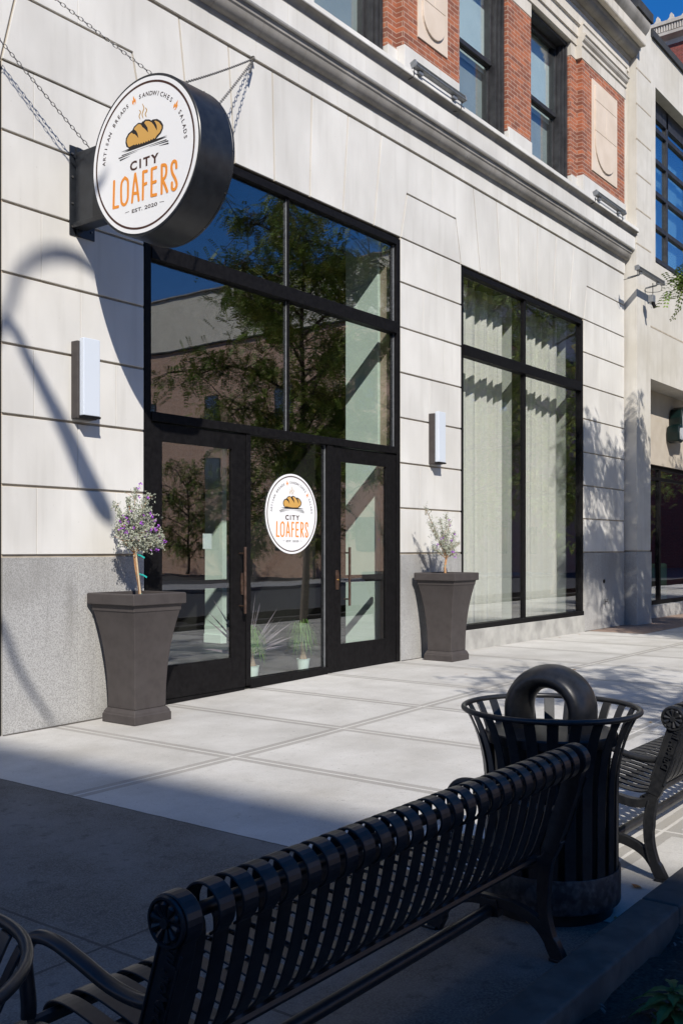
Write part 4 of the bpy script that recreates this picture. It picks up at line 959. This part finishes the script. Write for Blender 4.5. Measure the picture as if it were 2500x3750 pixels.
# ================================================================== BENCHES
def rosette_mb(x, cy, cz, rr, sgn):
    m = MB(); n = 32
    m.prism([(cy+rr*math.cos(k*2*math.pi/n), cz+rr*math.sin(k*2*math.pi/n)) for k in range(n)], 'x', x, x+sgn*.004)
    ring = [(x+sgn*.004, cy+rr*.93*math.cos(k*2*math.pi/n), cz+rr*.93*math.sin(k*2*math.pi/n)) for k in range(n)]
    m.tube(ring, .006, 6, closed=True)
    for k in range(10):
        a = k*math.pi/5+.2; pts = []
        for t in (.2,.35,.55,.72,.82): pts.append((x+sgn*.004, cy+rr*t*math.cos(a), cz+rr*t*math.sin(a)))
        m.tube(pts, [.003,.005,.0085,.0105,.005], 8)
    m.tube([(x, cy, cz),(x+sgn*.014, cy, cz)], .012, 12)
    return m
def make_bench(L, label):
    T = thing('park_bench', label, 'bench', (0,0,0), 'black steel strap benches along the planting bed')
    prof = arcp((0,.80),.056,.056,-52,-180,8)[::-1]
    prof = []
    for a in range(-115,-391,-12): prof.append((.03+.057*math.cos(R(a)), .785+.057*math.sin(R(a))))
    prof += [(.068,.735),(.066,.715)]
    prof = [Vector(p) for p in prof] + spline([(.068,.69),(.088,.60),(.118,.50),(.150,.43),(.20,.395),(.28,.392),(.40,.415),(.50,.432),(.565,.430),(.600,.405),(.605,.365)],4)
    prof = [tuple(p) for p in prof]
    pitch = .0775; n = int((L-.10)/pitch); x0 = (L-(n-1)*pitch)/2; m = MB()
    for i in range(n): x = x0+i*pitch; m.band(prof, .007, x-.0255, x+.0255)
    m.build('slats', 'bench_black', T, bevel=.0018, seg=1)
    m = MB(); m.tube([(.03,.03,.785),(L-.03,.03,.785)], .017, 10); m.tube([(.03,.19,.378),(L-.03,.19,.378)], .016, 8); m.tube([(.03,.56,.40),(L-.03,.56,.40)], .018, 8); m.box(.03,L-.03,.36,.40,.395,.403)
    m.each('support_rail', 'bench_black', T, smooth=40)
    m = MB(); m.tube([(.03,.385,.135),(L-.03,.385,.135)], .025, 12); m.build('tie_rod', 'bench_black', T, smooth=40)
    for s, xx in ((-1,0.0),(1,L)):
        a, b = (xx, xx+.045) if s < 0 else (xx-.045, xx); e = .002
        m = MB()
        m.band([tuple(p) for p in spline([(.02,.76),(.045,.66),(.078,.56),(.108,.47),(.13,.41)],5)], [.07]*6+[.066]*8+[.06]*7, a, b)
        m.band([tuple(p) for p in spline([(.09,.47),(.14,.385),(.22,.355),(.36,.375),(.50,.392),(.59,.375)],5)], .042, a+e, b-e)
        m.band([tuple(p) for p in spline([(.13,.42),(.150,.30),(.150,.18),(.125,.08),(.085,.0)],5)], [.05]*8+[.042]*8+[.055]*5, a+2*e, b-2*e)
        m.band([tuple(p) for p in spline([(.585,.39),(.60,.28),(.60,.16),(.615,.08),(.655,.0)],5)], [.05]*8+[.04]*8+[.06]*5, a+1.5*e, b-1.5*e)
        m.band([tuple(p) for p in spline([(.10,.03),(.17,.12),(.27,.165),(.38,.172),(.49,.165),(.58,.12),(.64,.03)],5)], .044, a+3*e, b-3*e)
        m.band([(.345,.150),(.385,.145),(.425,.150)], .07, a-e, b+e)
        m.box(a-.01,b+.01,.05,.12,0,.012); m.box(a-.01,b+.01,.63,.70,0,.012)
        # raised cast edge
        xo = a-.004 if s < 0 else b+.004; xi = a+.001 if s < 0 else b-.001; lo, hi = min(xo,xi), max(xo,xi)
        m.band([tuple(p) for p in spline([(-.012,.72),(.012,.65),(.045,.55),(.078,.46)],5)], .009, lo, hi)
        m.band([tuple(p) for p in spline([(.055,.74),(.078,.67),(.110,.57),(.14,.48)],5)], .009, lo, hi)
        m.band([tuple(p) for p in spline([(.150,.38),(.170,.29),(.168,.18),(.145,.08)],5)], .008, lo, hi)
        EF = m.build('end_frame', 'bench_black', T, bevel=.003)
        m = MB(); n_ = 28; rr = .061; m.prism([(.03+rr*math.cos(k*2*math.pi/n_), .785+rr*math.sin(k*2*math.pi/n_)) for k in range(n_)], 'x', a-.001, b+.001); m.build('end_disc', 'bench_black', EF, bevel=.003)
        rosette_mb(a-.002 if s < 0 else b+.002, .03, .785, .056, s).build('rosette', 'bench_black', EF, smooth=40)
        v, f = text_polys('DuMor, Inc.', .01); k = .046; tx = []
        for px, py in v:
            u = px*k; w_ = (py-.35)*k; d = Vector((.1,-.28)).normalized(); c = Vector((.035,.645)); sgn = 1 if s > 0 else 1
            q = c + (-d)*u + Vector((d.y,-d.x))*(-w_)*(-1)
            tx.append((xo+(-.0015 if s < 0 else .0015), q.x, q.y))
        m = MB(); m.add(tx, f); o = m.build('cast_lettering', 'bench_black', EF); kk = o.modifiers.new('t','SOLIDIFY'); kk.thickness = .003; kk.offset = 0
        xm = (a+b)/2; m = MB(); m.tube(spline([(xm,.06,.60),(xm,.13,.575),(xm,.24,.580),(xm,.36,.612),(xm,.46,.634),(xm,.535,.625),(xm,.575,.580),(xm,.572,.53),(xm,.56,.46),(xm,.56,.42)],4), .021, 10, flat=.8); m.build('armrest', 'bench_black', T, smooth=60)
    return T
BN = make_bench(2.105, 'black strap bench nearest the camera, seen from behind in shade')
BN.location = (1.485, -5.835, gz(2)-.0)
B2 = clone(BN); B2.location = (4.70, -5.832, gz(4.7)); B2['label'] = 'black strap bench at the right edge beyond the litter bin, standing in sun'

# ================================================================== LITTER BINS
def make_bin(label):
    T = thing('litter_bin', label, 'litter bin', (0,0,0), 'black flared strap litter bins')
    def rad(z): return .292 + (.093*((z-.52)/.36)**2.3 if z > .52 else 0)
    N_ = 24
    for part in ('slats',):
        m = MB()
        for k in range(N_):
            a = 2*math.pi*(k+.5)/N_; c, s = math.cos(a), math.sin(a); w = .024; vs = []; zs = [.06,.2,.35,.5,.58,.64,.70,.75,.79,.83,.855,.87]
            for z in zs:
                r_ = rad(z)
                for dr, dw in ((0,-w),(0,w),(-.007,w),(-.007,-w)): vs.append(((r_+dr)*c-dw*s, (r_+dr)*s+dw*c, z))
            fs = [(0,1,2,3), tuple(range(4*len(zs)-4, 4*len(zs)))] + [(i*4+j, i*4+(j+1)%4, (i+1)*4+(j+1)%4, (i+1)*4+j) for i in range(len(zs)-1) for j in range(4)]
            m.add(vs, fs)
        m.build('slats', 'bench_black', T, bevel=.0015, seg=1, smooth=30)
    m = MB(); m.tube([(.386*math.cos(R(k)), .386*math.sin(R(k)), .878) for k in range(0,360,6)], .0125, 10, closed=True); m.build('rim', 'bench_black', T, smooth=60)
    m = MB(); m.lathe([(.301,.055),(.303,.06),(.303,.195),(.301,.20),(.295,.20),(.295,.055)], (0,0,0), 48, caps=False); m.build('base_ring', 'ring_scuffed', T, smooth=30)
    m = MB(); m.lathe([(.27,.0),(.27,.05),(.25,.055)], (0,0,0), 36); m.build('foot', 'bench_black', T, smooth=30)
    m = MB(); m.lathe([(.215,.07),(.225,.09),(.25,.70),(.256,.72),(.256,.74)], (0,0,0), 36); m.build('liner', 'bench_black', T, smooth=40)
    m = MB(); m.lathe([(.288,.735),(.291,.74),(.291,.775),(.286,.782),(.22,.79),(.10,.79)], (0,0,0), 48); m.build('lid', 'bench_black', T, smooth=30)
    m = MB(); n = 28; vs = []; fs = []; k = 16; rx = .082; rr = .053; R0 = .148; LEG = .088
    seq = [(0,0),(0,LEG*.5)] + [(math.pi*i/n, LEG) for i in range(n+1)] + [(math.pi,LEG*.5),(math.pi,0)]
    for a, lz in seq:
        for j in range(k):
            b = 2*math.pi*j/k; r_ = R0 + rr*math.cos(b); vs.append((rx*1.5*math.sin(b), r_*math.cos(a), .785+lz+r_*math.sin(a)))
    for i in range(len(seq)-1):
        for j in range(k): fs.append((i*k+j, i*k+(j+1)%k, (i+1)*k+(j+1)%k, (i+1)*k+j))
    m.add(vs, fs); m.build('arch_hood', 'bench_black', T, smooth=70)
    return T
BI = make_bin('black flared litter bin with arched hood between the two benches'); BI.location = (4.11, -5.454, gz(4.1)); BI.rotation_euler = (0,0,R(4))
B3 = clone(BI); B3.location = (.81, -5.615, gz(.9)); B3.scale = (.96,.96,.96); B3['label'] = 'black flared litter bin cut off by the left edge beside the near bench'; B3.rotation_euler = (0,0,R(10))

# ================================================================== WEEDS, CHIPS
def weed(x, y, h, seed, label):
    r = random.Random(seed); T = thing('weed', label, 'weed', (x,y,gz(x)-.03), 'green weeds in the dark planting bed')
    m = MB(); m.tube([(0,0,0),(.01,.0,h*.5),(0,.01,h)], .004, 5); m.build('stem', 'leaf_weed', T)
    m = MB()
    for i in range(30):
        z = h*(.2+.8*(i/30)); a = i*2.4; L = r.uniform(.10,.2)*(1.25-.6*i/30); d = Vector((math.cos(a),math.sin(a),.35)).normalized(); p0 = Vector((0,0,z))
        s = d.cross(Vector((0,0,1))).normalized(); o = len(m.v); nk = 9
        for k in range(nk):
            t = k/(nk-1); p = p0+d*L*t-Vector((0,0,L*.55*t*t)); w = (.022*math.sin(math.pi*min(1,t*1.05+.04)))*(1 if k%2 else .72)+.001; m.v += [tuple(p+s*w+Vector((0,0,.004))), tuple(p), tuple(p-s*w+Vector((0,0,.004)))]
        for k in range(nk-1): m.f += [(o+3*k,o+3*k+1,o+3*k+4,o+3*k+3),(o+3*k+1,o+3*k+2,o+3*k+5,o+3*k+4)]
    m.raw = 1; m.build('leaves', 'leaf_weed', T)
weed(2.70,-6.22,.22,1,'leafy green weed nearest the curb at the lower right')
weed(2.52,-6.40,.20,2,'low leafy weed at the bottom right corner of the bed')
weed(3.30,-6.28,.16,3,'small weed farther along the bed at the right edge')
m = MB(); r = random.Random(5)
for _ in range(900):
    x = r.uniform(.5,7); y = r.uniform(-7.0,-6.03); s = r.uniform(.004,.018); z = gz(x)+.0+.05*math.sin(x*9.1+y*3)*math.sin(y*7.3); a = r.uniform(0,3.14); c, q = math.cos(a)*s, math.sin(a)*s
    t = r.uniform(.3,.9)*s; m.add([(x-c,y-q,z),(x+q*.6,y-c*.6,z),(x+c,y+q,z+t*.5),(x-q*.5,y+c*.6,z+t),(x,y,z+t*1.2)], [(0,1,4),(1,2,4),(2,3,4),(3,0,4)])
m.build('mulch', 'chip', kind='stuff', label='dark wood chips and grit scattered on the planting bed soil', cat='mulch')

# ================================================================== TREES
def tree(x, y, h, cr, cz0, seed, nfrond, label, droop=1.0, tr=.09, fs_=1.0, flatx=1.0, extra=()):
    r = random.Random(seed); T = thing('street_tree', label, 'tree', (x,y,gz(x)-.05), 'street trees along the pavement')
    tk = MB(); lf = MB(); lf.raw = 1
    zc = (cz0+h)/2; zr = (h-cz0)/2
    tk.tube(spline([(0,0,0),(.05,.03,cz0*.6),(-.05,.0,zc),(.05,.05,h*.9)],6), [tr*(1-.8*i/18) for i in range(19)], 10)
    twigs = []
    for i in range(16):
        a = i*2.4+r.uniform(-.3,.3); z0 = cz0*.75+(h*.85-cz0*.75)*i/16
        rr = cr*math.sqrt(max(.08, 1-((z0+.8-zc)/zr)**2))*r.uniform(.8,1.05)
        tip = Vector((math.cos(a)*rr*flatx, math.sin(a)*rr, z0+r.uniform(.5,1.3))); p0 = Vector((0,0,z0)); path = spline([p0, p0.lerp(tip,.5)+Vector((0,0,.35)), tip], 8)
        tk.tube(path, [tr*.38*(1-.85*k/len(path)) for k in range(len(path))], 6)
        for k in range(3, len(path)):
            for _ in range(2):
                q = path[k]+Vector((r.gauss(0,.5),r.gauss(0,.5),r.gauss(.05,.4)))*cr*.32; tk.tube([path[k], path[k].lerp(q,.5)+Vector((0,0,.06)), q], [.014,.009,.004], 4); twigs.append((path[k], q))
    for ex in extra:
        b_ = Vector(ex)-Vector((x,y,0)); a_ = Vector((0,0,ex[2]-.6)); tk.tube(spline([a_, a_.lerp(b_,.5)+Vector((0,0,.4)), b_],8), [.03-.0015*k for k in range(17)], 5)
        twigs += [(a_.lerp(b_,.8)+Vector((0,0,.15)), b_)]*7
    for _ in range(nfrond):
        a, b = r.choice(twigs); p = a.lerp(b, r.uniform(.3,1.15))+Vector((r.gauss(0,.12),r.gauss(0,.12),r.gauss(0,.12))); d = Vector((r.gauss(0,1),r.gauss(0,1),r.gauss(-.2,.5)-.3*droop)).normalized(); L = r.uniform(.14,.24)*fs_
        s = d.cross(Vector((r.gauss(0,.3),r.gauss(0,.3),1))).normalized()
        for k in range(6):
            c = p+d*L*(k+.5)/6-Vector((0,0,.25*L*(k/6)**2))
            for sg in (-1,1):
                w = s*sg*.045*fs_*(1-.06*k); e = d*.014*fs_; o = len(lf.v); lf.v += [tuple(c), tuple(c+w*.5+e), tuple(c+w+d*.012), tuple(c+w*.5-e)]; lf.f.append((o,o+1,o+2,o+3))
    tk.build('trunk', 'bark', T, smooth=60); lf.build('crown', 'leaf_tree', T)
    return T
tree(15.5, -5.2, 8.8, 2.5, 2.9, 1, 9500, 'green honey locust tree whose twig tips show at the right edge', fs_=1.35, extra=[(15.1,-2.42,5.6)])
tree(20.0, -5.4, 9.2, 2.7, 2.6, 2, 3300, 'leafy street tree beyond the honey locust on the right')
tree(6.3, -8.3, 6.4, 1.7, 3.2, 3, 1500, 'small leafy tree in the planting bed that dapples the pavement')
tree(23.8, -6.2, 11.8, 3.3, 2.4, 9, 8000, 'tall leafy street tree second from the far end of the pavement', fs_=1.4)
tree(28.8, -6, 12.5, 3.6, 2.6, 4, 7500, 'third leafy street tree down the pavement', fs_=1.4)
tree(36, -6, 9.5, 3.2, 2.4, 6, 2500, 'farthest leafy street tree down the pavement', fs_=1.7)
tree(38.5, -23.5, 6.8, 2.6, 1.2, 31, 1500, 'low leafy tree at the near corner of the open lot across the street', fs_=2.6)
tree(40.5, -29.5, 6.4, 2.8, 1.0, 32, 1500, 'low leafy tree in the open lot across the street, second from the pavement', fs_=2.6)
tree(42.0, -36.0, 6.6, 3.0, 1.0, 33, 1500, 'low leafy tree in the open lot across the street, third from the pavement', fs_=2.6)
tree(43.0, -43.5, 6.8, 3.2, 1.0, 34, 1500, 'low leafy tree at the back of the open lot across the street', fs_=2.6)
# limbs added out of view, shaped to cast soft shade bands on the pier
LT = thing('shade_limbs', 'unseen limbs added left of the camera to cast soft shade bands on the pier', 'tree', (-3.2,-8.3,-.1), 'street trees along the pavement')
m = MB(); kk = 8.0
def back(x, z, k=kk): return Vector((x-.8*k, -k, z+k)) - Vector((-3.2,-8.3,-.1))
def limb(pts, radii, n=10):
    q = spline(pts, 6); N_ = len(q); rs = []
    for k in range(N_):
        t = k/(N_-1)*(len(radii)-1); a = min(int(t), len(radii)-2); rs.append(radii[a]+(radii[a+1]-radii[a])*(t-a))
    m.tube(q, rs, n)
limb([Vector((0,0,0)), Vector((.05,.1,3)), Vector((.0,.2,6)), back(3.3,1.2), back(4.2,2.5), back(4.75,3.15), back(5.06,3.48)], [.2,.17,.14,.12,.09,.06,.04])
limb([back(4.75,3.15), back(5.05,3.42), back(5.25,3.15), back(5.45,2.85), back(5.68,2.5), back(5.90,2.12), back(6.08,1.86), back(6.18,1.74)], [.04,.045,.055,.07,.09,.11,.10,.03], 12)
limb([back(4.9,3.3), back(5.07,3.60), back(5.15,3.86), back(5.33,4.04), back(5.55,4.14), back(5.78,4.15), back(6.05,4.05)], [.03,.03,.035,.045,.055,.055,.05])
limb([Vector((.0,.2,6)), back(4.3,1.35), back(4.9,.95), back(5.12,.52), back(5.3,.22), back(5.5,-.05)], [.06,.05,.04,.035,.03,.02])
limb([Vector((.0,.2,5)), Vector((-1.5,-.5,8)), Vector((-2.2,-1,11))], [.13,.09,.03])
limb([Vector((.0,.2,4)), Vector((-1.0,1.0,7)), Vector((-2.0,1.4,9.5))], [.11,.07,.02])
m.build('trunk', 'bark', LT, smooth=60)

for o in bpy.data.objects:
    for k in ('_abs',):
        if k in o: del o[k]
